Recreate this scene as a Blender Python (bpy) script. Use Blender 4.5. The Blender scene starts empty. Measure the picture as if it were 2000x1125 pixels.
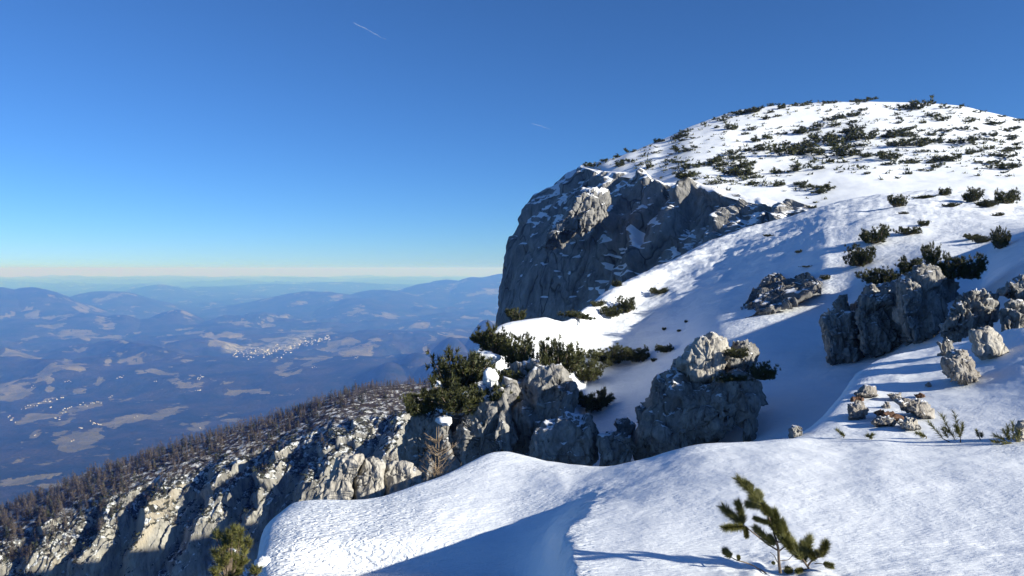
import bpy, math, random
import numpy as np
from mathutils import Vector, Matrix

random.seed(7)
RNG = np.random.default_rng(11)
C = bpy.context.scene.collection
SC = bpy.context.scene

# ------------------------------------------------------------------ camera
F = 1450.0                       # focal length in photo pixels (photo 2000 x 1125)
HORIZ = 524.0                    # row of the true horizon
PITCH = math.atan((562.5 - HORIZ) / F)
cam = bpy.data.cameras.new("camera")
cam.sensor_width = 36.0
cam.lens = 36.0 * F / 2000.0
cam.clip_start = 0.05
cam.clip_end = 400000.0
cam_ob = bpy.data.objects.new("camera", cam)
C.objects.link(cam_ob)
cam_ob.location = (0, 0, 0)
cam_ob.rotation_euler = (math.pi / 2 - PITCH, 0, 0)
SC.camera = cam_ob

# ------------------------------------------------------------------ sky, sun, exposure
SUN_EL = math.radians(21.0)
SUN_AZ = math.atan2(0.90, -0.43)          # compass angle from +Y towards +X of the direction to the sun
SUN_DIR = Vector((math.sin(SUN_AZ) * math.cos(SUN_EL), math.cos(SUN_AZ) * math.cos(SUN_EL), math.sin(SUN_EL)))
world = bpy.data.worlds.new("World")
SC.world = world
world.use_nodes = True
wn = world.node_tree
for n in list(wn.nodes):
    wn.nodes.remove(n)
wout = wn.nodes.new("ShaderNodeOutputWorld")
wbg = wn.nodes.new("ShaderNodeBackground")
wsky = wn.nodes.new("ShaderNodeTexSky")
wsky.sky_type = 'NISHITA'
wsky.sun_disc = False
wsky.sun_elevation = SUN_EL
wsky.sun_rotation = SUN_AZ
wsky.altitude = 3500.0
wsky.air_density = 1.2
wsky.dust_density = 0.3
wsky.ozone_density = 10.0
wbg.inputs["Strength"].default_value = 0.075
wn.links.new(wsky.outputs[0], wbg.inputs["Color"])
wn.links.new(wbg.outputs[0], wout.inputs["Surface"])

sun = bpy.data.lights.new("sun", 'SUN')
sun.energy = 5.0
sun.angle = math.radians(0.5)
sun.color = (1.0, 0.945, 0.82)
sun_ob = bpy.data.objects.new("sun", sun)
C.objects.link(sun_ob)
sun_ob.rotation_euler = SUN_DIR.to_track_quat('Z', 'Y').to_euler()

SC.view_settings.view_transform = 'Standard'
SC.view_settings.look = 'None'
SC.view_settings.exposure = 0.84
SC.view_settings.gamma = 1.0
SC.view_settings.use_curve_mapping = False
SC.cycles.volume_bounces = 0
SC.cycles.max_bounces = 4
SC.cycles.diffuse_bounces = 1
SC.cycles.transparent_max_bounces = 12

# ------------------------------------------------------------------ numeric helpers
CP, SP = math.cos(PITCH), math.sin(PITCH)

def P(px, py, d):
    """photo pixel at camera depth d -> world point(s)"""
    px = np.asarray(px, float); py = np.asarray(py, float); d = np.asarray(d, float)
    cx = (px - 1000.0) / F
    cy = (562.5 - py) / F
    return np.stack([d * cx, d * (CP + SP * cy), d * (-SP + CP * cy)], -1)

def project(v):
    v = np.asarray(v, float)
    depth = v[..., 1] * CP - v[..., 2] * SP
    up = v[..., 1] * SP + v[..., 2] * CP
    return np.stack([1000 + F * v[..., 0] / depth, 562.5 - F * up / depth, depth], -1)

def hash3(ix, iy, iz, seed):
    h = (ix.astype(np.int64) * 374761393 + iy.astype(np.int64) * 668265263 + iz.astype(np.int64) * 2147483647 + seed * 1274126177) & 0xFFFFFFFF
    h = ((h ^ (h >> 13)) * 1274126177) & 0xFFFFFFFF
    h = ((h ^ (h >> 16)) * 2246822519) & 0xFFFFFFFF
    return (h ^ (h >> 15)) & 0xFFFFFFFF

def rnd(h, k):
    g = ((h + k * 2654435761) * 1597334677) & 0xFFFFFFFF
    g = ((g ^ (g >> 15)) * 2246822519) & 0xFFFFFFFF
    return ((g ^ (g >> 13)) & 0xFFFFFF) / float(0x1000000)

_perm = np.random.default_rng(5).permutation(256).astype(np.int32)
PERM = np.concatenate([_perm, _perm, _perm])
_g = np.array([(1,1,0),(-1,1,0),(1,-1,0),(-1,-1,0),(1,0,1),(-1,0,1),(1,0,-1),(-1,0,-1),(0,1,1),(0,-1,1),(0,1,-1),(0,-1,-1),(1,1,0),(-1,1,0),(0,-1,1),(0,-1,-1)], np.float32)
GRAD = [np.ascontiguousarray(_g[:, k][np.arange(768) % 16]) for k in range(3)]

def noise3(p, seed=0):
    """gradient noise, about -0.8..0.8"""
    shp = p.shape[:-1]
    q = p.reshape(-1, 3)
    fl = np.floor(q)
    f = (q - fl).astype(np.float32)
    i = fl.astype(np.int64)
    ix = ((i[:, 0] + seed * 37) & 255).astype(np.int32); iy = ((i[:, 1] + seed * 91) & 255).astype(np.int32); iz = ((i[:, 2] + seed * 53) & 255).astype(np.int32)
    x, y, z = f[:, 0].copy(), f[:, 1].copy(), f[:, 2].copy()
    u, v, w = (t * t * t * (t * (t * 6 - 15) + 10) for t in (x, y, z))
    def g(h, a, b, c):
        return GRAD[0][h] * a + GRAD[1][h] * b + GRAD[2][h] * c
    A = PERM[ix] + iy; B = PERM[ix + 1] + iy
    AA, AB, BA, BB = PERM[A] + iz, PERM[A + 1] + iz, PERM[B] + iz, PERM[B + 1] + iz
    def lerp(t, a, b):
        return a + t * (b - a)
    lo = lerp(v, lerp(u, g(PERM[AA], x, y, z), g(PERM[BA], x - 1, y, z)), lerp(u, g(PERM[AB], x, y - 1, z), g(PERM[BB], x - 1, y - 1, z)))
    hi = lerp(v, lerp(u, g(PERM[AA + 1], x, y, z - 1), g(PERM[BA + 1], x - 1, y, z - 1)), lerp(u, g(PERM[AB + 1], x, y - 1, z - 1), g(PERM[BB + 1], x - 1, y - 1, z - 1)))
    return lerp(w, lo, hi).reshape(shp).astype(float)

def fbm(p, octaves=4, seed=0, gain=0.5, ridged=False):
    p = np.asarray(p, float)
    a, s, out = 1.0, 1.0, 0.0
    for o in range(octaves):
        n = noise3(p * s + 17.3 * o, seed + o)
        if ridged:
            n = 1.0 - 2.0 * np.abs(n)
        out = out + a * n
        a *= gain
        s *= 2.03
    return out

def worley(p, seed=0):
    """-> F1, F2, hash of the nearest cell, vector from the cell point"""
    shp = p.shape[:-1]
    q = p.reshape(-1, 3)
    i = np.floor(q - 0.5).astype(np.int64)
    n = len(q)
    f1 = np.full(n, 9.0); f2 = np.full(n, 9.0)
    hh = np.zeros(n, np.int64); vec = np.zeros((n, 3))
    for dx in (0, 1):
        for dy in (0, 1):
            for dz in (0, 1):
                h = hash3(i[:, 0] + dx, i[:, 1] + dy, i[:, 2] + dz, seed)
                c = np.stack([i[:, 0] + dx + .12 + .76 * rnd(h, 1), i[:, 1] + dy + .12 + .76 * rnd(h, 2), i[:, 2] + dz + .12 + .76 * rnd(h, 3)], -1)
                v = q - c
                d = np.sqrt((v * v).sum(-1))
                near = d < f1
                f2 = np.where(near, f1, np.minimum(f2, d))
                hh = np.where(near, h, hh)
                vec = np.where(near[:, None], v, vec)
                f1 = np.where(near, d, f1)
    return f1.reshape(shp), f2.reshape(shp), hh.reshape(shp), vec.reshape(shp + (3,))

def blocks(p, size, seed, tilt=0.5, squash=(1, 1, 0.55)):
    """fractured rock: every cell of a Voronoi split is a tilted facet, cracks between"""
    s = np.array(squash) / size
    q = p + 0.25 * size * np.stack([fbm(p / size * 0.9, 2, seed + 31), fbm(p / size * 0.9, 2, seed + 37), fbm(p / size * 0.9, 2, seed + 41)], -1)
    f1, f2, h, v = worley(q * s, seed)
    t = np.stack([rnd(h, 5) - .5, rnd(h, 6) - .5, rnd(h, 7) - .5], -1) * 2 * tilt
    val = (rnd(h, 4) - .5) * 0.9 + (v * t).sum(-1) * 1.7
    crack = np.clip((f2 - f1) / 0.05, 0, 1)
    return val * size - (1 - crack) * (0.10 + 0.22 * (rnd(h, 8) > 0.55)) * size

def smooth(a, b, x):
    t = np.clip((x - a) / (b - a), 0, 1)
    return t * t * (3 - 2 * t)

def pchip(x, y, xi):
    """monotone cubic; y (n, ...)"""
    x = np.asarray(x, float); y = np.asarray(y, float)
    shp = y.shape[1:]
    y = y.reshape(len(x), -1)
    h = np.diff(x)[:, None]
    dl = np.diff(y, axis=0) / h
    m = np.zeros_like(y)
    if len(x) > 2:
        w1 = 2 * h[1:] + h[:-1]; w2 = h[1:] + 2 * h[:-1]
        same = dl[:-1] * dl[1:] > 0
        with np.errstate(divide='ignore', invalid='ignore'):
            m[1:-1] = np.where(same, (w1 + w2) / (w1 / dl[:-1] + w2 / dl[1:]), 0)
    m[0] = dl[0]; m[-1] = dl[-1]
    k = np.clip(np.searchsorted(x, xi, side='right') - 1, 0, len(x) - 2)
    hh = h[k]
    t = ((xi - x[k])[:, None]) / hh
    r = (2 * t**3 - 3 * t**2 + 1) * y[k] + (t**3 - 2 * t**2 + t) * hh * m[k] + (-2 * t**3 + 3 * t**2) * y[k + 1] + (t**3 - t**2) * hh * m[k + 1]
    return r.reshape((len(xi),) + shp)

def loft(net, nu, nv):
    """net: columns of nodes (px, py, d); nu / nv: samples per interval (lists or ints). -> grid of world points"""
    a = np.array(net, float)
    w = P(a[..., 0], a[..., 1], a[..., 2])
    def params(m, n):
        if isinstance(n, int):
            n = [n] * m
        return np.concatenate([np.arange(c) / c + i for i, c in enumerate(n)] + [[m]])
    ku, kv = w.shape[0] - 1, w.shape[1] - 1
    # parametrise by mean chord so the spacing of the nodes does not make waves
    cu = np.concatenate([[0], np.cumsum(np.linalg.norm(np.diff(a[..., :2], axis=0), axis=-1).mean(1) + 1e-6)])
    cv = np.concatenate([[0], np.cumsum(np.linalg.norm(np.diff(w, axis=1), axis=-1).mean(0) + 1e-6)])
    pu = np.interp(params(ku, nu), np.arange(ku + 1), cu)
    pv = np.interp(params(kv, nv), np.arange(kv + 1), cv)
    g = pchip(cu, w, pu)
    g = np.swapaxes(pchip(cv, np.swapaxes(g, 0, 1), pv), 0, 1)
    return g

def relax(g, n):
    for _ in range(n):
        g[1:-1] = (g[:-2] + 2 * g[1:-1] + g[2:]) / 4
        g[:, 1:-1] = (g[:, :-2] + 2 * g[:, 1:-1] + g[:, 2:]) / 4
    return g

def grid_normals(g):
    du = np.gradient(g, axis=0); dv = np.gradient(g, axis=1)
    n = np.cross(du, dv)
    n /= np.linalg.norm(n, axis=-1, keepdims=True) + 1e-12
    return n

def set_attr(me, name, vals):
    at = me.attributes.new(name, 'FLOAT', 'POINT')
    at.data.foreach_set("value", np.asarray(vals, np.float32).ravel())

def raw_mesh(name, v, faces, mats=(), fmat=None, shade=True):
    """faces: (n,3) or (n,4) int array"""
    me = bpy.data.meshes.new(name)
    v = np.asarray(v, np.float32).reshape(-1, 3)
    faces = np.asarray(faces, np.int32)
    k = faces.shape[1]
    me.vertices.add(len(v)); me.vertices.foreach_set("co", v.ravel())
    me.loops.add(faces.size); me.loops.foreach_set("vertex_index", faces.ravel())
    me.polygons.add(len(faces))
    me.polygons.foreach_set("loop_start", np.arange(0, faces.size, k, dtype=np.int32))
    me.polygons.foreach_set("use_smooth", np.full(len(faces), shade, dtype=bool))
    for m in mats:
        me.materials.append(m)
    if fmat is not None:
        me.polygons.foreach_set("material_index", np.asarray(fmat, np.int32))
    me.update(calc_edges=True)
    me.validate()
    return me

def grid_faces(nu, nv, wrap=False, flip=False):
    i = np.arange(nu if wrap else nu - 1); j = np.arange(nv - 1)
    I, J = np.meshgrid(i, j, indexing='ij')
    I2 = (I + 1) % nu
    f = np.stack([I * nv + J, I2 * nv + J, I2 * nv + J + 1, I * nv + J + 1], -1).reshape(-1, 4)
    return f[:, ::-1] if flip else f

def facing(g):
    """faces of a ground grid, turned towards the sky / the viewer"""
    n = grid_normals(g)
    f = (n * (-g / np.linalg.norm(g, axis=-1, keepdims=True) + np.array([0, 0, .3]))).sum(-1).mean()
    return grid_faces(*g.shape[:2], flip=f < 0)

def link(name, me, parent=None, label=None, cat=None, group=None, kind=None):
    o = bpy.data.objects.new(name, me)
    C.objects.link(o)
    if parent is not None:
        o.parent = parent
    tag(o, label, cat, group, kind)
    return o

def tag(o, label=None, cat=None, group=None, kind=None):
    if label: o['label'] = label
    if cat: o['category'] = cat
    if group: o['group'] = group
    if kind: o['kind'] = kind
    return o

def empty(name, loc, label, cat, group=None):
    o = bpy.data.objects.new(name, None)
    o.empty_display_size = 0.2
    C.objects.link(o)
    o.location = loc
    return tag(o, label, cat, group)

# ------------------------------------------------------------------ materials
def mat(name):
    m = bpy.data.materials.new(name)
    m.use_nodes = True
    nt = m.node_tree
    b = nt.nodes.get("Principled BSDF")
    return m, nt, b

def N(nt, typ, **kw):
    n = nt.nodes.new(typ)
    for k, v in kw.items():
        if hasattr(n, k):
            setattr(n, k, v)
        else:
            n.inputs[k].default_value = v
    return n

def mapped(nt, scale=(1, 1, 1), rot=(0, 0, 0)):
    tc = N(nt, "ShaderNodeTexCoord")
    mp = N(nt, "ShaderNodeMapping")
    mp.inputs["Scale"].default_value = scale
    mp.inputs["Rotation"].default_value = rot
    nt.links.new(tc.outputs["Object"], mp.inputs["Vector"])
    return mp.outputs[0]

def noise(nt, vec, scale, detail=4, rough=0.55, dist=0.0):
    n = N(nt, "ShaderNodeTexNoise")
    n.inputs["Scale"].default_value = scale
    n.inputs["Detail"].default_value = detail
    n.inputs["Roughness"].default_value = rough
    n.inputs["Distortion"].default_value = dist
    nt.links.new(vec, n.inputs["Vector"])
    return n.outputs["Fac"]

def ramp(nt, fac, stops):
    r = N(nt, "ShaderNodeValToRGB")
    e = r.color_ramp.elements
    while len(e) > 1:
        e.remove(e[-1])
    for i, (p, c) in enumerate(stops):
        el = e[0] if i == 0 else e.new(p)
        el.position = p
        el.color = (c, c, c, 1) if isinstance(c, (int, float)) else tuple(c) + (1,)
    nt.links.new(fac, r.inputs[0])
    return r.outputs[0]

def math_(nt, op, a, b=None, clamp=False):
    n = N(nt, "ShaderNodeMath", operation=op, use_clamp=clamp)
    for k, v in enumerate((a, b)):
        if v is None: continue
        if isinstance(v, (int, float)): n.inputs[k].default_value = v
        else: nt.links.new(v, n.inputs[k])
    return n.outputs[0]

def mix(nt, fac, a, b, kind='MIX'):
    n = N(nt, "ShaderNodeMix", data_type='RGBA', blend_type=kind)
    for s, v in ((n.inputs["Factor"], fac), (n.inputs["A"], a), (n.inputs["B"], b)):
        pass
    ins = [i for i in n.inputs if i.enabled]
    for s, v in zip(ins, (fac, a, b)):
        if isinstance(v, (int, float)): s.default_value = v
        elif isinstance(v, tuple): s.default_value = v + (1,)
        else: nt.links.new(v, s)
    return [o for o in n.outputs if o.enabled][0]

def bump(nt, b, height, strength, dist, prev=None):
    n = N(nt, "ShaderNodeBump")
    n.inputs["Strength"].default_value = strength
    n.inputs["Distance"].default_value = dist
    nt.links.new(height, n.inputs["Height"])
    if prev is not None:
        nt.links.new(prev, n.inputs["Normal"])
    if b is not None:
        nt.links.new(n.outputs[0], b.inputs["Normal"])
    return n.outputs[0]

def attr(nt, name):
    return N(nt, "ShaderNodeAttribute", attribute_name=name).outputs["Fac"]

def snow_colour(nt, vec, scale):
    return ramp(nt, noise(nt, vec, scale, 5, 0.6), [(0.3, (0.79, 0.83, 0.87)), (0.7, (0.86, 0.89, 0.92))])

def snow_material(name, ripple_scale, ripple_dist, drift_scale, drift_dist, stretch=(1, 2.4, 1), rot=0.5, crust=False):
    m, nt, b = mat(name)
    v = mapped(nt)
    vr = mapped(nt, stretch, (0, 0, rot))
    nt.links.new(snow_colour(nt, v, drift_scale), b.inputs["Base Color"])
    b.inputs["Roughness"].default_value = 0.55
    b.inputs["Specular IOR Level"].default_value = 0.25
    n1 = bump(nt, None, noise(nt, v, drift_scale, 4, 0.6), 1.0, drift_dist)
    rip = noise(nt, vr, ripple_scale, 3, 0.55, 0.6)
    if crust:                        # wind crust, stronger where the attribute says so
        big = noise(nt, mapped(nt, (1.0, 2.6, 1.0), (0, 0, 0.75)), ripple_scale * 0.52, 2, 0.5, 0.9)
        rip = math_(nt, 'ADD', math_(nt, 'MULTIPLY', rip, 0.55), math_(nt, 'MULTIPLY', big, math_(nt, 'MULTIPLY', attr(nt, 'crust'), 3.6)))
    n2 = bump(nt, None, rip, 1.0, ripple_dist, n1)
    bump(nt, b, noise(nt, v, ripple_scale * 6, 2, 0.7), 1.0, ripple_dist * 0.12, n2)
    return m

def rock_material(name, light, dark, scale, snow=0.0, snow_z=0.6, bump_d=0.05, warm=None, groove=(1, 1, 0.35), lichen=0.5, gully=False):
    """weathered limestone; snow lies where the surface is flat enough"""
    m, nt, b = mat(name)
    v = mapped(nt)
    vg = mapped(nt, groove)
    n_big = noise(nt, v, scale * 0.35, 5, 0.6)
    n_gr = noise(nt, vg, scale * 1.4, 6, 0.68, 0.3)
    n_fine = noise(nt, vg, scale * 7, 4, 0.7)
    col = mix(nt, ramp(nt, n_gr, [(0.34, 0.0), (0.66, 1.0)]), dark, light)
    if warm:
        col = mix(nt, ramp(nt, n_big, [(0.5, 0.0), (0.68, 0.8)]), col, warm)
    spots = ramp(nt, noise(nt, vg, scale * 2.6, 5, 0.75), [(0.56, 0.0), (0.68, lichen)])
    col = mix(nt, spots, col, (dark[0] * 0.35, dark[1] * 0.36, dark[2] * 0.36))
    col = mix(nt, ramp(nt, n_fine, [(0.3, 0.25), (0.6, 0.0)]), col, (dark[0] * 0.5, dark[1] * 0.5, dark[2] * 0.5))
    vor = N(nt, "ShaderNodeTexVoronoi", feature='DISTANCE_TO_EDGE')
    vor.inputs["Scale"].default_value = scale * 0.8
    dv = N(nt, "ShaderNodeVectorMath", operation='MULTIPLY_ADD')
    nz = N(nt, "ShaderNodeTexNoise"); nz.inputs["Scale"].default_value = scale * 0.9
    nt.links.new(vg, nz.inputs["Vector"])
    nt.links.new(nz.outputs["Color"], dv.inputs[0]); dv.inputs[1].default_value = (1.1 / scale,) * 3
    nt.links.new(vg, dv.inputs[2])
    nt.links.new(dv.outputs[0], vor.inputs["Vector"])
    crack = ramp(nt, vor.outputs["Distance"], [(0.0, 0.0), (0.05, 1.0)])
    col = mix(nt, math_(nt, 'MULTIPLY', ramp(nt, vor.outputs["Distance"], [(0.0, 1.0), (0.035, 0.0)]), ramp(nt, n_big, [(0.42, 0.15), (0.6, 0.9)])), col, (dark[0] * 0.28, dark[1] * 0.28, dark[2] * 0.28))
    h = math_(nt, 'ADD', math_(nt, 'MULTIPLY', n_gr, 1.6), math_(nt, 'MULTIPLY', n_fine, 0.35))
    h = math_(nt, 'ADD', h, math_(nt, 'MULTIPLY', crack, 0.35))
    if snow > 0:
        geo = N(nt, "ShaderNodeNewGeometry")
        sx = N(nt, "ShaderNodeSeparateXYZ")
        nt.links.new(geo.outputs["Normal"], sx.inputs[0])
        s = math_(nt, 'ADD', sx.outputs["Z"], math_(nt, 'MULTIPLY', math_(nt, 'SUBTRACT', noise(nt, v, scale * 0.9, 5, 0.65), 0.5), 1.3))
        if gully:                    # drifts lodged in the gullies
            s = math_(nt, 'ADD', s, math_(nt, 'MULTIPLY', attr(nt, 'gully'), 0.42))
        fac = math_(nt, 'MULTIPLY', ramp(nt, s, [(snow_z, 0.0), (min(snow_z + 0.06, 1), 1.0)]), snow)
        col = mix(nt, fac, col, (0.84, 0.86, 0.89))
        h = mix(nt, fac, h, (1.7, 1.7, 1.7))
    nt.links.new(col, b.inputs["Base Color"])
    b.inputs["Roughness"].default_value = 0.9
    b.inputs["Specular IOR Level"].default_value = 0.15
    bump(nt, b, h, 1.0, bump_d)
    return m

def plain(name, c, rough=0.8, var=0.35, scale=8.0):
    m, nt, b = mat(name)
    v = mapped(nt)
    f = noise(nt, v, scale, 4, 0.65)
    lo = tuple(x * (1 - var) for x in c); hi = tuple(min(1, x * (1 + var)) for x in c)
    nt.links.new(ramp(nt, f, [(0.3, lo), (0.7, hi)]), b.inputs["Base Color"])
    b.inputs["Roughness"].default_value = rough
    b.inputs["Specular IOR Level"].default_value = 0.2
    return m

def foliage(name, dark, light, rough=0.55):
    """needles: each tuft its own shade (attribute 'shade'), each shrub a little of its own"""
    m, nt, b = mat(name)
    oi = N(nt, "ShaderNodeObjectInfo")
    f = math_(nt, 'ADD', math_(nt, 'MULTIPLY', attr(nt, "shade"), 0.75), math_(nt, 'MULTIPLY', oi.outputs["Random"], 0.25), True)
    nt.links.new(ramp(nt, f, [(0.0, dark), (1.0, light)]), b.inputs["Base Color"])
    b.inputs["Roughness"].default_value = rough
    b.inputs["Specular IOR Level"].default_value = 0.3
    return m
# ================================================================== THE SETTING
M_SNOW_NEAR = snow_material("snow_near", 24.0, 0.0105, 2.2, 0.02, (0.75, 2.0, 1), 0.5, True)
M_SNOW_FAR = snow_material("snow_slope", 7.0, 0.04, 0.55, 0.22, (0.5, 2.2, 1), 0.35)
M_SNOW_DOME = snow_material("snow_dome", 2.0, 0.03, 0.18, 0.12, (0.6, 1.6, 1), 0.3)
M_CLIFF = rock_material("cliff_limestone", (0.34, 0.33, 0.31), (0.15, 0.15, 0.15), 0.28, 0.92, 0.70, 0.55, None, (1, 1, 0.4), 0.7, True)
M_ROCK = rock_material("grey_limestone", (0.39, 0.38, 0.355), (0.15, 0.145, 0.14), 1.5, 0.9, 0.84, 0.12, None, (1, 1, 0.38), 0.85)
M_ROCK_BARE_SHADED = rock_material("bare_limestone_shade_tone", (0.26, 0.25, 0.235), (0.10, 0.098, 0.095), 1.2, 0.8, 0.99, 0.12, None, (1, 1, 0.4), 0.8)  # bare limestone for the slope slab, its shade put into a darker colour
M_ROCK_PALE = rock_material("pale_limestone", (0.54, 0.52, 0.47), (0.27, 0.25, 0.22), 2.2, 0.9, 0.93, 0.05, (0.42, 0.37, 0.30), (1, 1, 0.4), 0.6)
M_ROCK_SMALL = rock_material("weathered_stone", (0.38, 0.36, 0.33), (0.20, 0.18, 0.16), 5.0, 0.9, 0.9, 0.025, (0.28, 0.25, 0.21), (1, 1, 0.5), 0.5)
M_EARTH = plain("bare_earth", (0.11, 0.065, 0.045), 0.95, 0.5, 20)

# ---- foreground snow: deck at the camera's feet, cornice rim, and the stony apron beyond it on the right
net_f = [
 [(590,1700,4.6),(560,1450,6.3),(560,1340,7.1),(570,1290,7.8),(590,1240,8.6),(600,1290,9.3),(600,1450,10)],
 [(560,1500,3.1),(505,1165,5.9),(492,1095,6.6),(506,1035,7.15),(546,992,7.6),(562,1030,8.2),(566,1180,8.9)],
 [(640,1500,2.9),(570,1125,6.1),(555,1050,6.6),(572,1005,7.05),(612,976,7.55),(622,1010,7.9),(622,1150,8.6)],
 [(720,1500,2.9),(710,1125,6.25),(705,1050,6.5),(708,1005,7.05),(715,976,7.65),(720,1012,8.3),(720,1150,9.0)],
 [(850,1500,2.9),(850,1125,6.15),(850,1050,6.45),(850,990,7.1),(850,938,8.2),(850,975,9.4),(850,1120,10.2)],
 [(990,1500,2.9),(985,1125,5.95),(985,1050,6.4),(985,970,7.4),(990,883,9.6),(990,925,11),(990,1090,12)],
 [(1075,1500,2.7),(1060,1125,5.35),(1066,1050,6.1),(1095,975,7.05),(1075,902,9.3),(1075,945,10.7),(1075,1100,11.7)],
 [(1140,1500,2.0),(1122,1125,3.86),(1112,1045,4.9),(1168,965,6.8),(1140,910,9.2),(1140,952,10.6),(1140,1100,11.6)],
 [(1250,1500,1.9),(1250,1125,3.83),(1250,1045,4.75),(1250,960,6.7),(1250,898,9.4),(1250,940,10.8),(1250,1090,12)],
 [(1400,1500,1.9),(1400,1125,3.83),(1400,1040,4.75),(1400,950,6.7),(1400,867,10.4),(1400,908,11.8),(1400,1060,13)],
 [(1530,1500,1.9),(1530,1125,3.83),(1530,1040,4.7),(1530,940,6.7),(1530,857,10.9),(1535,885,12),(1540,1010,14)],
 [(1580,1500,1.9),(1580,1125,3.83),(1580,1040,4.7),(1580,940,6.7),(1580,854,11),(1570,842,12),(1590,900,15)],
 [(1650,1500,1.9),(1650,1125,3.83),(1650,1040,4.7),(1650,940,6.7),(1650,851,10.9),(1650,795,13),(1662,740,16.8)],
 [(1720,1500,1.9),(1720,1125,3.83),(1720,1040,4.7),(1720,940,6.6),(1720,850,10.7),(1720,785,13.4),(1725,700,18.5)],
 [(1820,1500,1.9),(1820,1125,3.8),(1820,1040,4.65),(1820,945,6.4),(1820,849,10.6),(1820,775,13.4),(1825,678,19)],
 [(1930,1500,1.9),(1930,1125,3.8),(1930,1040,4.6),(1930,950,6.2),(1930,858,9.9),(1930,765,13),(1930,655,18.5)],
 [(2040,1500,1.9),(2040,1125,3.75),(2040,1040,4.5),(2040,955,6.0),(2040,866,9.3),(2040,755,12.2),(2040,635,17)],
 [(2250,1500,1.9),(2250,1125,3.6),(2250,1040,4.3),(2250,955,5.7),(2250,866,8.6),(2250,740,11.4),(2250,610,15.5)],
 [(2700,1500,1.8),(2700,1110,3.3),(2700,1020,4.0),(2700,930,5.3),(2700,840,7.8),(2700,710,10),(2700,570,14)],
 [(3600,1500,1.6),(3600,1080,2.9),(3600,980,3.6),(3600,890,4.7),(3600,790,6.8),(3600,650,9),(3600,500,12)],
]
for c in net_f:                      # the deck is nearly level: its rim lies close
    t = float(smooth(1090, 1400, c[4][0]))
    for k, s in ((3, .90), (4, .79), (5, .80), (6, .82)):
        c[k] = (c[k][0], c[k][1], c[k][2] * (1 + (s - 1) * t))
g = loft(net_f, [8,10,20,26,36,40,30,24,36,44,40,16,22,22,32,34,30,18,12,8], [8, 58, 62, 70, 34, 34])
relax(g, 14)
nf = fbm(g * np.array([1.1, 1.1, 1.1]), 4, 3)
pj = project(g)
amp = 0.012 * smooth(3, 7, pj[..., 2]) + 0.006
waves = fbm(g @ np.array([[2.2, 0.5, 0], [-0.7, 1.1, 0], [0, 0, 1.0]]), 4, 13, 0.5)
g[..., 2] += 0.007 * waves
g[..., 2] += nf * amp
g[..., 2] += 0.05 * smooth(9.5, 13, pj[..., 2]) * fbm(g * np.array([.7, 1.4, .7]), 4, 9) * smooth(1560, 1640, pj[..., 0])
# crumbled snow round the young pine and a soft bank behind it
bx, by = (1520 - 1000) / F * 3.9, 3.9
rr = np.hypot(g[..., 0] - bx, (g[..., 1] - by) * 1.0)
g[..., 2] -= 0.045 * np.exp(-(rr / 0.13) ** 2)
g[..., 2] += 0.03 * np.exp(-(rr / 0.34) ** 2) * fbm(g * 5.0, 3, 21)
right = smooth(1600, 1750, pj[..., 0]) * smooth(1030, 1080, pj[..., 1])
g[..., 2] += right * 0.010 * fbm(g * np.array([3.0, 5, 3]), 3, 25)
edge_x = np.interp(pj[..., 1], [940, 965, 1010, 1045, 1125, 1200], [1200, 1165, 1120, 1110, 1122, 1135])
near_edge = np.exp(-((pj[..., 0] - edge_x) / 38) ** 2) * smooth(930, 990, pj[..., 1])
g[..., 2] += near_edge * 0.011 * fbm(g * np.array([9, 6, 9]), 3, 33)
g[..., 0] += near_edge * 0.045 * fbm(g * 3.0, 3, 35)
me = raw_mesh("snow_ground", g, facing(g), [M_SNOW_NEAR])
set_attr(me, "crust", np.clip(0.12 + smooth(1000, 620, pj[..., 0]) * smooth(4, 6, pj[..., 2]) + 0.7 * near_edge + 0.35 * smooth(6.2, 7.4, pj[..., 2]) * smooth(0.0, 0.5, fbm(g * 0.5, 3, 37)), 0, 1))
snow_ground = link("snow_ground", me, kind='structure')
# the snow under and behind the camera
a0, a1 = g[:, 0, :], g[::-1, 0, :]
back = []
ringp = [g[0, 0], g[-1, 0]]
bv = []
for t in np.linspace(0, 1, 12):
    row = a0 * (1 - t) + t * np.stack([np.linspace(-6, 12, len(a0)), np.full(len(a0), -14.0), np.linspace(-2.6, 0.6, len(a0))], -1)
    row[:, 2] += 0.03 * fbm(row * 1.2, 3, 5) * min(1, 5 * t)
    bv.append(row)
bv = np.array(bv)
me = raw_mesh("snow_ground", bv, facing(bv), [M_SNOW_NEAR])
link("snow_ground", me, kind='structure')

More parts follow.
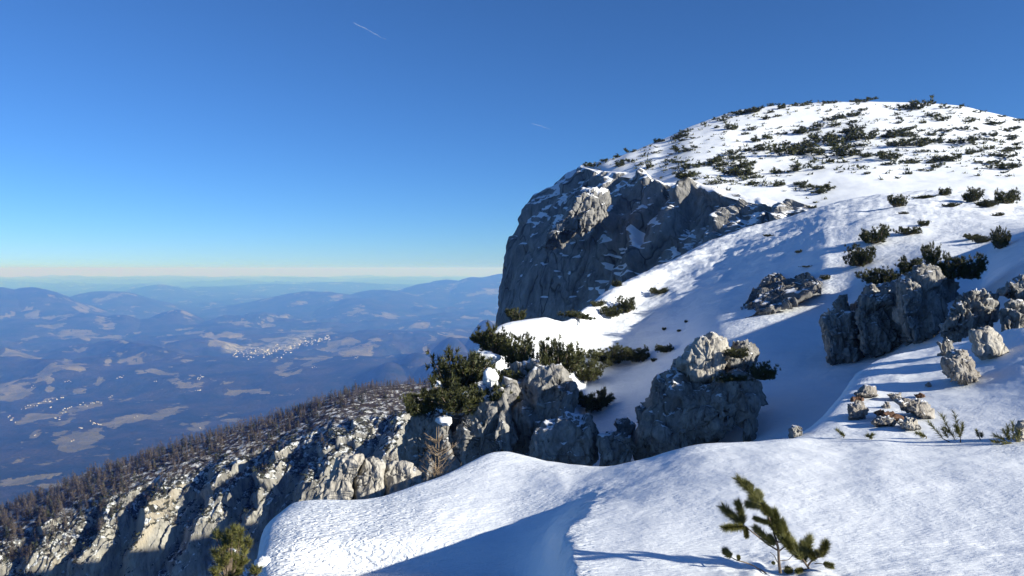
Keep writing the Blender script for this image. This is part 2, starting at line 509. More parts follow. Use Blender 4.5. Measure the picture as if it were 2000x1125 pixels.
# ---- the snow slope across the gully, up to its lit crest
def col(px, rows, beyond):
    return [(px, a, b) for a, b in rows] + [beyond]
net_m = [
 col(770, [(1100,28),(1050,29),(1000,30),(980,31),(975,32),(970,33)], (775,1200,38)),
 col(820, [(1000,27.5),(910,29.3),(840,30.3),(825,31.2),(818,32),(812,33)], (825,900,40)),
 col(900, [(1000,27),(890,29),(800,30.3),(752,31.5),(730,32.7),(714,34)], (905,800,42)),
 col(980, [(1000,26.5),(870,29.2),(750,31.8),(692,33.5),(655,35.7),(632,38)], (985,700,48)),
 col(1060, [(1000,26),(860,29.5),(745,33),(695,35.5),(652,38),(617,41)], (1066,680,52)),
 col(1105, [(1000,25.5),(860,30),(750,36),(700,40.5),(660,43.5),(625,46)], (1108,675,62)),
 col(1145, [(1000,25.5),(860,32),(760,39),(702,44.5),(655,47.5),(597,51)], (1150,650,68)),
 col(1220, [(1000,23),(880,29),(770,36.5),(690,45),(622,50.5),(550,58)], (1222,610,76)),
 col(1320, [(1000,21),(880,26),(770,32.4),(640,45),(553,57),(504,69)], (1322,560,88)),
 col(1420, [(980,19.4),(870,23.7),(770,28.4),(640,38.5),(512,59),(459,81)], (1422,505,96)),
 col(1520, [(960,18),(860,22),(760,27.3),(645,35.8),(490,54),(432,89)], (1521,460,98)),
 col(1620, [(940,17.5),(850,21.5),(740,27.3),(640,35.5),(484,47),(402,92)], (1621,415,100)),
 col(1720, [(930,17),(790,22.5),(692,28.5),(608,34.5),(452,48),(380,90)], (1720,383,100)),
 col(1820, [(930,16),(740,22),(640,27.2),(560,33.5),(440,48.5),(373,88)], (1820,375,100)),
 col(1920, [(920,16),(700,21),(612,26),(546,32.5),(436,47.5),(373,87)], (1920,375,100)),
 col(2020, [(900,15),(670,19.5),(580,23),(506,28.5),(432,46),(373,88)], (2020,375,100)),
 col(2090, [(900,14.5),(650,17.5),(550,19.5),(484,23),(415,44),(370,88)], (2090,372,100)),
 col(2200, [(880,14),(630,16.5),(520,18.5),(445,22),(392,42),(362,88)], (2200,364,100)),
 col(2600, [(850,13),(600,15),(470,17),(380,21),(340,42),(330,86)], (2600,332,98)),
]
g = loft(net_m, [10,14,26,26,18,16,26,34,34,34,34,34,34,34,30,16,12,8], [16, 40, 44, 48, 44, 40, 8])
relax(g, 8)
pj = project(g)
g[..., 2] += fbm(g * 0.12, 4, 51, 0.4) * 0.22 * smooth(18, 30, pj[..., 2])
# wind streaks lying across the fall line near the crest
st = fbm(g @ np.array([[0.16, 0.35, 0], [-0.42, 0.10, 0], [0, 0, 0.2]]), 4, 58, 0.55)
g[..., 2] += 0.20 * st * smooth(40, 60, pj[..., 2])
me = raw_mesh("snow_slope", g, facing(g), [M_SNOW_FAR])
snow_slope = link("snow_slope", me, kind='structure')

# ---- the summit dome
net_d = [
 [(1128,336,168),(1130,331,170),(1133,327,174),(1136,325,180),(1150,347,210),(1150,1080,300),(1150,1357,400),(1150,930,560)],
 [(1188,346,147),(1188,331,152),(1190,320,158),(1192,311,170),(1200,333,200),(1200,983,300),(1200,1285,400),(1200,930,560)],
 [(1243,349,136),(1242,326,145),(1242,308,156),(1242,293,172),(1245,315,202),(1245,911,300),(1245,1158,400),(1245,930,560)],
 [(1288,370,125),(1285,336,136),(1284,305,152),(1284,276,178),(1290,298,208),(1290,838,300),(1290,1086,400),(1290,930,560)],
 [(1356,370,117),(1352,325,132),(1350,285,152),(1350,247,184),(1355,269,214),(1355,765,300),(1355,1013,400),(1355,930,560)],
 [(1438,388,108),(1436,335,126),(1434,275,152),(1432,219,190),(1435,241,220),(1435,693,300),(1435,926,400),(1435,930,560)],
 [(1508,402,102),(1506,345,122),(1504,275,150),(1500,209,194),(1500,231,224),(1500,645,300),(1500,879,400),(1500,930,560)],
 [(1590,416,95),(1590,352,118),(1588,275,148),(1585,203,198),(1585,225,228),(1585,596,300),(1585,832,400),(1585,930,560)],
 [(1680,430,86),(1680,352,114),(1680,270,146),(1680,199,200),(1680,221,230),(1680,558,300),(1680,777,400),(1680,930,560)],
 [(1780,430,86),(1780,350,112),(1780,270,144),(1780,201,200),(1780,223,230),(1780,533,300),(1780,719,400),(1780,930,560)],
 [(1870,425,86),(1870,350,110),(1870,275,142),(1870,207,198),(1870,229,228),(1870,519,300),(1870,658,400),(1870,930,560)],
 [(1932,425,86),(1932,350,109),(1932,280,140),(1932,221,195),(1932,243,225),(1932,514,300),(1932,633,400),(1932,930,560)],
 [(2000,425,86),(2000,350,108),(2000,290,138),(2000,236,192),(2000,258,222),(2000,509,300),(2000,603,400),(2000,930,560)],
 [(2120,425,84),(2120,355,106),(2120,305,135),(2120,264,185),(2120,286,215),(2120,509,300),(2120,596,400),(2120,930,560)],
 [(2350,425,82),(2350,370,104),(2350,340,130),(2350,315,175),(2350,337,205),(2350,519,300),(2350,596,400),(2350,930,560)],
 [(2800,430,80),(2800,400,100),(2800,390,125),(2800,385,160),(2800,407,190),(2800,548,300),(2800,633,400),(2800,930,560)],
]
g = loft(net_d, [18,16,16,20,24,20,24,26,28,26,18,20,26,14,8], [46, 50, 46, 12, 10, 10, 8])
pj = project(g)
g[..., 2] += (fbm(g * 0.05, 4, 71, 0.42) * 0.75 + fbm(g * 0.35, 3, 75) * 0.05) * smooth(90, 110, pj[..., 2]) * (1 - 0.6 * smooth(170, 195, pj[..., 2]))
me = raw_mesh("summit_dome", g, facing(g), [M_SNOW_DOME])
summit_dome = link("summit_dome", me, kind='structure')

# ---- the cliff below the dome
net_c = [
 [(1252,319,229.5),(1250,322,225),(1180,390,215),(1120,470,210),(1090,540,205),(1080,625,200),(1080,760,200)],
 [(1167,322,194.5),(1165,325,190),(1085,393,192),(1025,466,190),(1000,540,187),(985,625,182),(980,760,182)],
 [(1133,325,172.5),(1131,328,168),(1046,395,171),(995,466,169),(976,540,166),(961,622,161),(952,760,158)],
 [(1152,329,159.5),(1150,332,155),(1078,400,155),(1033,470,152),(1014,545,149),(1002,625,146),(990,760,144)],
 [(1192,335,149.5),(1190,338,145),(1130,410,142),(1095,480,139),(1080,550,136),(1070,630,133),(1060,740,131)],
 [(1247,338,139.5),(1245,341,135),(1205,400,131),(1180,470,128),(1165,545,125),(1155,620,122),(1150,740,120)],
 [(1292,358,128.5),(1290,361,124),(1275,410,121),(1260,465,118),(1250,520,115),(1245,580,113),(1240,700,111)],
 [(1360,358,120.5),(1358,361,116),(1350,400,113),(1345,440,110),(1340,480,108),(1335,530,106),(1330,640,104)],
 [(1442,376,111.5),(1440,379,107),(1437,405,105),(1435,430,103),(1432,455,101),(1430,490,99),(1425,590,97)],
 [(1512,391,105.5),(1510,394,101),(1510,408,100),(1510,420,98),(1510,435,97),(1508,455,95),(1505,560,93)],
 [(1594,403,99.5),(1592,406,95),(1592,410,94.5),(1594,415,94),(1596,420,93),(1597,430,92),(1597,520,91)],
]
g = loft(net_c, [10,20,34,42,44,40,40,40,36,34], [9, 54, 58, 56, 54, 30])
pj = project(g)
nrm = grid_normals(g)
if (nrm[..., 1].mean() > 0): nrm = -nrm
ax, ay = pj[..., 0], pj[..., 1]
q = g * np.array([1, 1, 0.35])
tall = blocks(q, 9.0, 101, 0.55, (1, 1, 0.5))
midb = blocks(q, 3.6, 131, 0.6, (1, 1, 0.6))
small = blocks(g, 1.4, 151, 0.6, (1, 1, 0.8))
edge = smooth(-0.01, 0.05, np.linspace(0, 1, g.shape[1]))[None, :]
g[..., 2] += np.exp(-((np.arange(g.shape[1]) - 9) / 6.0) ** 2)[None, :] * (0.35 * fbm(g * 0.16, 3, 181, 0.45) + 0.15) * smooth(1150, 1230, ax)
dis = (tall * 0.34 - 0.8 + midb * 0.30 + small * 0.26 + fbm(g * 0.5, 4, 161, 0.6) * 0.5)
# stepped ledges on the right half, where snow lies
led = smooth(1180, 1260, ax)
step = np.sin((g[..., 2] + 0.35 * g[..., 0] + 1.6 * fbm(g * 0.15, 3, 171)) * 1.5)
dis = dis * (0.55 + 0.45 * smooth(1010, 1120, ax))
dis = relax(dis, 3)
dis = dis * (1 - 0.85 * smooth(1220, 1150, ax) * smooth(26, 6, np.arange(g.shape[1]))[None, :])
g = g + nrm * (dis * edge)[..., None]
me = raw_mesh("cliff_face", g, facing(g), [M_CLIFF])
gul = np.zeros_like(ax)
for gx0, gy0, rx, ry, tl in ((1212, 495, 26, 46, -.5), (1236, 452, 20, 26, -.3), (1192, 525, 22, 20, -.5), (1296, 468, 7, 26, 0), (1262, 430, 14, 10, 0), (1180, 560, 40, 10, -.3), (1140, 545, 16, 22, 0), (1330, 440, 10, 14, 0), (1390, 430, 18, 10, 0), (1450, 420, 26, 8, 0)):
    u_ = (ax - gx0 - tl * -(ay - gy0)) / rx; v_ = (ay - gy0) / ry
    gul = np.maximum(gul, smooth(1.3, 0.3, np.sqrt(u_ * u_ + v_ * v_)))
set_attr(me, "gully", gul)
cliff = link("cliff_face", me, kind='structure')

# ---- the descending ridge on the left
net_l = [
 [(-500,1300,760),(-500,1200,640),(-500,1250,600),(-500,1350,560),(-500,1500,530),(-500,1750,500)],
 [(-200,1175,770),(-200,1085,650),(-200,1130,608),(-200,1200,572),(-200,1310,545),(-200,1600,510)],
 [(0,1100,780),(0,1008,660),(0,1050,615),(0,1115,580),(0,1225,555),(0,1450,520)],
 [(150,1030,790),(150,946,670),(150,990,622),(150,1055,588),(150,1175,562),(150,1450,520)],
 [(300,975,800),(300,890,680),(300,932,632),(300,1010,592),(300,1130,562),(300,1400,520)],
 [(450,925,810),(450,844,690),(450,887,636),(450,960,590),(450,1080,555),(450,1350,515)],
 [(560,895,815),(560,812,695),(560,856,636),(560,930,584),(560,1045,548),(560,1320,508)],
 [(660,860,820),(660,774,705),(660,812,640),(660,872,582),(660,970,545),(660,1260,500)],
 [(740,840,830),(740,758,715),(740,800,645),(740,850,582),(740,940,545),(740,1220,500)],
 [(840,830,840),(840,750,725),(840,800,650),(840,850,585),(840,930,548),(840,1200,500)],
 [(1020,820,850),(1020,740,740),(1020,800,655),(1020,850,590),(1020,930,550),(1020,1200,500)],
]
g = loft(net_l, [8,40,56,56,56,46,44,38,40,30], [10, 36, 56, 64, 44])
pj = project(g)
ax, ay = pj[..., 0], pj[..., 1]
crest = np.interp(ax, [-500,-200,0,150,300,450,560,660,740,840,1020], [1200,1085,1008,946,890,844,812,774,758,750,740])
dp = ay - crest
s = ax + 0.50 * dp
s = s + 22 * fbm(np.stack([ax / 120, ay / 160, 0 * ax], -1), 3, 201)
ph = s / 112.0
cell = np.floor(ph).astype(int)
t = ph - cell
rc = np.array([rnd(np.array([c & 0xFFFF]), 3)[0] for c in range(-20, 20)])
ampc = 14 + 26 * rc[np.clip(cell + 20, 0, 39)]
saw = np.where(t < 0.16, t / 0.16, (1 - t) / 0.84) - 0.4
wface = smooth(25, 95, dp)
nl = grid_normals(g)
if nl[..., 1].mean() > 0: nl = -nl
q = g * np.array([1, 1, 0.4])
b1 = blocks(q, 22.0, 211, 0.55, (1, 1, 0.6)); b2 = blocks(q, 9.0, 221, 0.6, (1, 1, 0.7)); b3 = blocks(g, 3.6, 231, 0.6, (1, 1, 0.9))
flute = fbm(np.stack([(s + 3 * fbm(g * 0.05, 2, 5)) / 13.0, ay / 130.0, 0 * s], -1), 3, 241, 0.6, True)
g = g + nl * (wface * relax(b1 * 0.36 + b2 * 0.30 + b3 * 0.22 + 2.6 * flute + 0.9 * fbm(np.stack([s / 5.0, ay / 60.0, 0 * s], -1), 3, 247, 0.6, True), 1) + (1 - wface) * (1.2 * fbm(g * 0.05, 4, 251)))[..., None]
g = g - (g / np.linalg.norm(g, axis=-1, keepdims=True)) * (ampc * saw * wface)[..., None]
steep = grid_normals(g); steep = np.where(steep[..., 2] < 0, -steep[..., 2], steep[..., 2])
me = raw_mesh("rocky_ridge", g, facing(g))
# how far below the crest (0 forest floor .. 1 bare rock)
set_attr(me, "face", wface)
tan = smooth(40, 0, np.abs(ax + 0.62 * (ay - 900) - 372 + 14 * fbm(np.stack([ax / 60, ay / 60, 0 * ax], -1), 3, 261))) * smooth(860, 890, ay)
tan = np.maximum(tan, 0.55 * smooth(300, 120, ax) * smooth(60, 140, dp))
set_attr(me, "tan", tan)
RIDGE_G = g; RIDGE_DP = dp; RIDGE_S = steep

m, nt, b = mat("ridge_rock")
v = mapped(nt); vg = mapped(nt, (1, 1, 0.28))
n1 = noise(nt, vg, 0.10, 6, 0.7, 0.4); n2 = noise(nt, vg, 0.45, 5, 0.72); n3 = noise(nt, v, 0.05, 6, 0.68)
rockc = mix(nt, ramp(nt, n1, [(0.36, 0), (0.62, 1)]), (0.16, 0.157, 0.15), (0.40, 0.39, 0.365))
rockc = mix(nt, ramp(nt, math_(nt, 'ADD', attr(nt, "tan"), math_(nt, 'MULTIPLY', math_(nt, 'SUBTRACT', n3, 0.5), 0.8)), [(0.40, 0), (0.8, 0.6)]), rockc, (0.44, 0.385, 0.30))
rockc = mix(nt, ramp(nt, n2, [(0.54, 0), (0.70, 0.75)]), rockc, (0.07, 0.068, 0.06))
soil = mix(nt, ramp(nt, noise(nt, v, 0.16, 6, 0.72), [(0.50, 0), (0.60, 1)]), (0.065, 0.052, 0.042), (0.72, 0.74, 0.78))
geo = N(nt, "ShaderNodeNewGeometry"); sx = N(nt, "ShaderNodeSeparateXYZ"); nt.links.new(geo.outputs["Normal"], sx.inputs[0])
sz = math_(nt, 'ADD', sx.outputs["Z"], math_(nt, 'MULTIPLY', math_(nt, 'SUBTRACT', noise(nt, v, 0.14, 5, 0.68), 0.5), 1.1))
flat = ramp(nt, sz, [(0.60, 0), (0.68, 1)])
ledge = mix(nt, ramp(nt, noise(nt, v, 0.22, 4, 0.7), [(0.50, 0), (0.57, 1)]), (0.05, 0.05, 0.038), (0.74, 0.77, 0.81))
colr = mix(nt, flat, rockc, ledge)
colr = mix(nt, ramp(nt, math_(nt, 'ADD', attr(nt, "face"), math_(nt, 'MULTIPLY', math_(nt, 'SUBTRACT', n3, 0.5), 1.0)), [(0.30, 0), (0.45, 1)]), soil, colr)
nt.links.new(colr, b.inputs["Base Color"]); b.inputs["Roughness"].default_value = 0.95; b.inputs["Specular IOR Level"].default_value = 0.1
bump(nt, b, math_(nt, 'ADD', math_(nt, 'MULTIPLY', n1, 1.5), n2), 1.0, 2.2)
me.materials.append(m)
ridge = link("rocky_ridge", me, kind='structure')

# ---- the valley, its hills and its fields
BASE = -1050.0
tx = np.concatenate([np.linspace(-4.5, -1.05, 24), np.linspace(-1.0, -0.70, 30), np.linspace(-0.695, 0.02, 560), np.linspace(0.03, 0.9, 60), np.linspace(1.0, 4.5, 24)])
rows = np.concatenate([np.linspace(1500, 1130, 20), np.linspace(1125, 800, 120), np.linspace(798, 640, 130), np.linspace(639, 570, 90), np.linspace(569, 541.5, 60)])
dd = -BASE * F / (rows - HORIZ)
TX, DD = np.meshgrid(tx, dd, indexing='ij')
X, Y = TX * DD, DD
PX = 1000 + F * TX; PY0 = HORIZ - F * BASE / DD
w = np.stack([X, Y, 0 * X], -1)
near = smooth(2500, 6000, DD)
Z = BASE + near * (170 * fbm(w / 2800, 5, 301, 0.5) + 110 * fbm(w / 1300, 4, 311, 0.5, True) * smooth(-0.4, 0.4, fbm(w / 5000, 2, 315)))
Z += smooth(18000, 45000, DD) * (230 * fbm(w / 6000, 4, 321))
hills = [  # column, top row, distance, half width (px), half depth (m)
 (340, 604, 13000, 48, 1000), (300, 622, 12400, 70, 1200), (150, 610, 12500, 90, 1300), (230, 616, 12300, 60, 1000), (40, 622, 12000, 90, 1300),
 (-30, 557, 14280, 130, 1920), (60, 562, 14280, 110, 1760), (-160, 560, 14280, 120, 1920), (210, 568, 17680, 100, 2000), (310, 558, 25840, 70, 3200),
 (420, 561, 28560, 90, 4000), (540, 555, 32640, 140, 4000), (660, 551, 35360, 120, 4000),
 (620, 571, 17680, 130, 1760), (480, 577, 24000, 80, 2000), (740, 566, 18700, 90, 1760), (540, 588, 19000, 70, 1500), (680, 592, 18500, 70, 1500), (470, 592, 21000, 40, 1500), (360, 592, 20000, 40, 1400), (590, 601, 16000, 60, 1400), (640, 603, 16000, 60, 1300),
 (1000, 536, 21760, 150, 3600), (940, 541, 21080, 95, 3200), (880, 547, 21080, 85, 2400), (840, 555, 20400, 85, 2800), (760, 568, 18360, 90, 2400), (700, 582, 16320, 80, 2000),
 (1010, 606, 7600, 60, 900), (950, 628, 7300, 42, 700), (880, 660, 6900, 46, 650), (815, 688, 6500, 50, 600), (760, 712, 6200, 50, 550), (900, 690, 6000, 60, 600),
 (600, 702, 8800, 60, 700), (520, 715, 8000, 60, 600), (690, 694, 8800, 55, 700), (300, 705, 8300, 80, 600), (120, 700, 8400, 90, 600), (60, 790, 6000, 60, 350), (240, 800, 5600, 60, 350), (120, 850, 4700, 60, 250), (430, 770, 6300, 70, 350),
]
for hx, hy, hd, wx, wd in hills:
    top = -(hy - HORIZ) / F * hd
    gss = np.exp(-((PX - hx) / (wx * 1.25)) ** 2 - ((DD - hd) / (wd * 1.25)) ** 2)
    Z = np.maximum(Z, BASE + (top - BASE) * gss * (1 + 0.10 * fbm(w / 1500, 4, 331)) + 25 * fbm(w / 700, 3, 335) * gss)
Zc = 0
fields = [  # meadows: column, row, half width, half height, tilt
 (135,866,44,19,-.12),(110,846,20,8,-.3),(172,852,22,10,-.4),(250,821,62,9,-.22),(310,812,38,10,-.18),(345,791,18,5,0),(212,832,26,9,.15),(75,817,62,12,-.22),(150,800,50,9,-.28),(180,788,22,5,-.3),(120,824,34,8,-.35),(66,851,20,9,-.5),(33,872,9,5,0),
 (30,768,42,11,-.22),(85,757,50,8,-.2),(140,748,34,6,-.05),(90,764,14,6,0),(85,786,50,6,-.25),(125,735,24,6,-.1),(205,738,14,6,0),(250,735,32,5,-.1),(308,750,42,6,0),(190,761,8,3,0),(152,771,16,4,-.1),(215,775,6,4,0),
 (372,763,46,5,.02),(470,775,52,4,.12),(560,752,26,9,-.25),(545,745,10,6,-.3),(620,726,30,9,-.35),(556,732,20,7,-.4),(690,705,36,9,-.25),(735,712,28,7,.2),(710,722,26,7,-.1),(680,725,18,6,.1),(720,690,24,7,-.35),(510,705,28,7,0),
 (40,937,70,6,-.16),(28,943,40,9,-.2),(130,944,60,5,-.2),(160,936,58,9,-.28),(90,957,20,3,-.2),
 (395,832,34,10,-.1),(440,822,24,8,-.2),(385,840,20,6,0),
 (30,690,38,4,0),(35,721,38,5,0),(70,716,14,4,0),(165,668,52,6,.05),(150,665,50,5,0),(215,668,30,5,0),(225,692,18,8,.4),(240,700,20,6,.3),(170,676,20,4,0),(130,728,22,4,0),(335,712,18,3,0),(345,722,24,3,0),(170,720,34,4,.05),
 (375,662,26,4,0),(390,668,22,5,.1),(160,640,14,6,0),(185,630,20,5,0),(250,630,22,5,0),(110,588,14,5,0),(95,598,16,5,0),(55,592,14,4,0),(40,606,18,5,0),(150,592,16,4,-.3),(85,605,14,6,0),(200,655,20,4,0),(60,648,16,3,0),(240,635,26,3,0),(330,640,12,5,0),(365,642,16,4,0),(330,668,12,5,0),(410,676,20,3,.05),(520,645,14,3,0),(600,642,16,3,0),(470,648,22,3,0),(760,632,24,3,0),(690,630,18,3,0),(820,645,30,2,0),(780,650,22,2.5,-.05),(660,676,10,3,0),(870,668,22,9,-.3),(840,682,14,8,-.4),(830,700,10,6,0),
]
fm = np.zeros_like(Z)
pxx = PX + 12 * fbm(w / 300, 5, 341, .6) ; pyy = PY0 + (PY0 - HORIZ) * 0.030 * fbm(w / 240, 5, 343, .6)
for fx, fy, rx, ry, tl in fields:
    u = (pxx - fx) / rx; vv = (pyy - fy - tl * (pxx - fx)) / ry
    fm = np.maximum(fm, 1.3 - np.sqrt(u * u + vv * vv))
rf = fbm(w * np.array([1.0, 0.7, 1]) / 620, 5, 351, 0.55)
fm = np.maximum(fm, smooth(0.22, 0.60, rf) * 0.75 * smooth(6500, 9000, DD))
grid = np.stack([X, Y, Z], -1)
me = raw_mesh("valley", grid, facing(grid))
set_attr(me, "field", fm)
town = smooth(1.25, 0.6, np.abs((pyy - np.interp(pxx, [440, 520, 560, 600, 650], [694, 689, 680, 668, 659])) / np.interp(pxx, [440, 500, 560, 650], [8, 8, 9, 5]))) * smooth(430, 455, pxx) * smooth(665, 640, pxx)
set_attr(me, "town", town)
snowp = smooth(8, 3, np.hypot(PX - 890 + 1.2 * (PY0 - 560) * 0, (DD - 30000) / 260)) * 0
m, nt, b = mat("valley_land")
v = mapped(nt)
fo = mix(nt, ramp(nt, noise(nt, v, 0.0028, 6, 0.7), [(0.42, 0), (0.6, 1)]), (0.018, 0.025, 0.016), (0.060, 0.052, 0.038))
fo = mix(nt, ramp(nt, noise(nt, v, 0.05, 3, 0.7), [(0.35, 0.6), (0.6, 0)]), fo, (0.012, 0.017, 0.011))
fi = mix(nt, ramp(nt, noise(nt, v, 0.006, 4, 0.6), [(0.4, 0), (0.6, 1)]), (0.145, 0.127, 0.068), (0.23, 0.198, 0.112))
k = math_(nt, 'ADD', attr(nt, "field"), math_(nt, 'MULTIPLY', math_(nt, 'SUBTRACT', noise(nt, v, 0.010, 7, 0.72), 0.5), 1.5))
vo = N(nt, 'ShaderNodeTexVoronoi'); vo.inputs['Scale'].default_value = 0.0048
nt.links.new(mapped(nt, (1, 1, 0)), vo.inputs['Vector'])
sv = N(nt, 'ShaderNodeSeparateColor'); nt.links.new(vo.outputs['Color'], sv.inputs[0])
k = math_(nt, 'ADD', k, math_(nt, 'MULTIPLY', math_(nt, 'SUBTRACT', sv.outputs[0], 0.55), 0.75))
fi = mix(nt, math_(nt, 'MULTIPLY', sv.outputs[1], 0.55), fi, (0.085, 0.085, 0.045))
colr = mix(nt, ramp(nt, k, [(0.40, 0), (0.47, 1)]), fo, fi)
colr = mix(nt, math_(nt, 'MULTIPLY', attr(nt, "town"), 0.8), colr, mix(nt, ramp(nt, noise(nt, v, 0.012, 3, 0.7), [(0.42, 0), (0.56, 1)]), (0.10, 0.10, 0.085), (0.36, 0.34, 0.31)))
nt.links.new(colr, b.inputs["Base Color"]); b.inputs["Roughness"].default_value = 1.0; b.inputs["Specular IOR Level"].default_value = 0.0
bump(nt, b, noise(nt, v, 0.03, 4, 0.7), 0.7, 30.0)
me.materials.append(m)
valley = link("valley", me, kind='structure')

# ---- the air
haze_top = 60.0
hz = bpy.data.meshes.new("haze")
R_ = 100000.0
zb = float(grid[..., 2].min()) - 1.0
X0, X1, Y0, Y1 = float(grid[..., 0].min()) - 50, float(grid[..., 0].max()) + 50, -3000.0, float(grid[..., 1].max()) + 50
vv = [(x, y, z) for z in (zb, haze_top) for (x, y) in ((X0, Y0), (X1, Y0), (X1, Y1), (X0, Y1))]
hz.from_pydata(vv, [], [(3, 2, 1, 0), (4, 5, 6, 7), (0, 1, 5, 4), (1, 2, 6, 5), (2, 3, 7, 6), (3, 0, 4, 7)])
m = bpy.data.materials.new("haze_air"); m.use_nodes = True
nt = m.node_tree
for n in list(nt.nodes):
    if n.type != 'OUTPUT_MATERIAL': nt.nodes.remove(n)
out = [n for n in nt.nodes if n.type == 'OUTPUT_MATERIAL'][0]
pv = nt.nodes.new("ShaderNodeVolumePrincipled")
pv.inputs["Color"].default_value = (0.10, 0.27, 1.0, 1)
pv.inputs["Density"].default_value = 1.12e-4
pv.inputs["Absorption Color"].default_value = (1, 1, 1, 1)
pv.inputs["Anisotropy"].default_value = 0.06
nt.links.new(pv.outputs[0], out.inputs["Volume"])
m.cycles.homogeneous_volume = True if hasattr(m.cycles, "homogeneous_volume") else None
hz.materials.append(m)
link("haze", hz, kind='stuff')
bpy.context.view_layer.update()
# ================================================================== ROCKS
def ray(px, py):
    return Vector(P(px, py, 1.0).tolist()).normalized()

def hit(px, py, objs):
    """nearest of the given grounds along the sight line -> (point, normal, camera depth) or None"""
    best = None
    d = ray(px, py)
    for o in objs:
        ok, loc, nor, idx = o.ray_cast(Vector((0, 0, 0)), d)
        if ok and (best is None or loc.length < best[0].length):
            best = (loc, nor)
    if best is None:
        return None
    return best[0], best[1], float(project(np.array(best[0]))[2])

NEAR = [snow_ground, snow_slope]

def rock(name, poly, label, group=None, ground=NEAR, d=None, thick=0.6, mat_=None, seed=1, size=0.8, rough=0.35, n=(110, 56), lean=0.35, groove=0.0, cat="rock", pull=0.15, parent=None, squash=(1, 1, 0.55), yaw=0.0, hug=False, detail=1.0):
    """a stone with the given outline: closed, with its own depth, cracked into blocks"""
    mat_ = mat_ or M_ROCK
    poly = np.array(poly, float)
    c = poly.mean(0)
    base = poly[:, 1].max()
    if d is None:
        samples = []
        for t in (0.3, 0.5, 0.7):
            x = poly[:, 0].min() * (1 - t) + poly[:, 0].max() * t
            h = hit(x, base - 0.20 * (base - poly[:, 1].min()), ground)
            if h: samples.append(h[2])
        d = min(samples) if samples else 30.0
    nt_, np_ = n
    # outline radius by angle (outlines are star-shaped about their centre)
    th = np.linspace(0, 2 * math.pi, nt_, endpoint=False)
    p0 = poly - c; p1 = np.roll(poly, -1, 0) - c
    dirs = np.stack([np.cos(th), np.sin(th)], -1)
    e = p1 - p0
    den = dirs[:, None, 0] * e[None, :, 1] - dirs[:, None, 1] * e[None, :, 0]
    tt = (p0[None, :, 0] * e[None, :, 1] - p0[None, :, 1] * e[None, :, 0]) / np.where(np.abs(den) < 1e-9, 1e-9, den)
    ss = (p0[None, :, 0] * dirs[:, None, 1] - p0[None, :, 1] * dirs[:, None, 0]) / np.where(np.abs(den) < 1e-9, 1e-9, den)
    ok = (tt > 0) & (ss >= -1e-6) & (ss <= 1 + 1e-6)
    R = np.where(ok, tt, 0).max(1)
    R = np.where(R <= 0, np.abs(p0).mean(), R)
    ph = np.linspace(0, math.pi, np_)
    rho = np.sin(ph) ** 0.6
    dep = -np.sign(np.cos(ph)) * np.abs(np.cos(ph)) ** 0.5       # -1 front .. 1 back
    U = c[0] + R[:, None] * rho[None, :] * dirs[:, None, 0]
    V = c[1] + R[:, None] * rho[None, :] * dirs[:, None, 1]
    wid = (poly[:, 0].max() - poly[:, 0].min()) * d / F
    T = thick * wid
    hgt = (base - V) * d / F
    D = d - pull * T - yaw * (U - c[0]) * d / F + hgt * lean + dep[None, :] * T * (0.35 + 0.65 * np.ones_like(U))
    if hug:                      # a slab lying in the slope: parallel to the snow it breaks through
        A_, B_ = [], []
        for fx_ in np.linspace(.12, .88, 7):
            for fy_ in np.linspace(.1, .9, 5):
                x = poly[:, 0].min() * (1 - fx_) + poly[:, 0].max() * fx_; y = poly[:, 1].min() * (1 - fy_) + base * fy_
                h = hit(x, y, ground)
                if h: A_.append((1, x - c[0], y - c[1])); B_.append(1 / h[2])
        k_ = np.linalg.lstsq(np.array(A_), np.array(B_), rcond=None)[0]
        D = 1 / (k_[0] + k_[1] * (U - c[0]) + k_[2] * (V - c[1])) + (dep[None, :] - 0.55) * T - yaw * (U - c[0]) * d / F
    D = D + 0.9 * T * smooth(0.30, 0.0, (base - V) / max(base - poly[:, 1].min(), 1))      # its foot goes down into the snow
    g = P(U, V, D)
    nrm = grid_normals(np.concatenate([g[-1:], g, g[:1]], 0))[1:-1]
    ctr = g.reshape(-1, 3).mean(0)
    s = np.sign(((g - ctr) * nrm).sum(-1).mean())
    nrm = nrm * s
    b = blocks(g + seed * 3.1, size, seed, 0.55, squash) * rough + blocks(g + seed * 5.7, size * 0.42, seed + 50, 0.6, squash) * rough * 0.8
    b = b + fbm(g / size * 1.6, 4, seed + 9, 0.6) * size * 0.09
    if groove:
        q = np.stack([g[..., 0] / (size * 0.22), g[..., 1] / (size * 0.22), g[..., 2] / (size * 1.5)], -1)
        b = b - groove * size * np.clip(fbm(q, 2, seed + 77, 0.5, True), 0, 2) ** 2
    b = b + detail * blocks(g + seed * 2.3, size * 0.17, seed + 90, 0.6, squash) * rough * 0.7 + detail * (1 - np.abs(fbm(g * np.array([1, 1, .45]) / size * 3.2, 3, seed + 19, .6))) * size * 0.06
    b = b - b.mean() - 0.6 * b.std()
    keep = 0.35 + 0.65 * smooth(0, 0.5, np.minimum(np.abs(dep), 1))[None, :]
    g = g + nrm * (b * keep)[..., None]
    g[:, 0] = g[:, 0].mean(0); g[:, -1] = g[:, -1].mean(0)
    origin = P(c[0], base, d)
    me = raw_mesh(name, g - origin, grid_faces(nt_, np_, wrap=True, flip=s < 0), [mat_])
    o = link(name, me, parent, label, cat if parent is None else None, group)
    o.location = origin
    return o

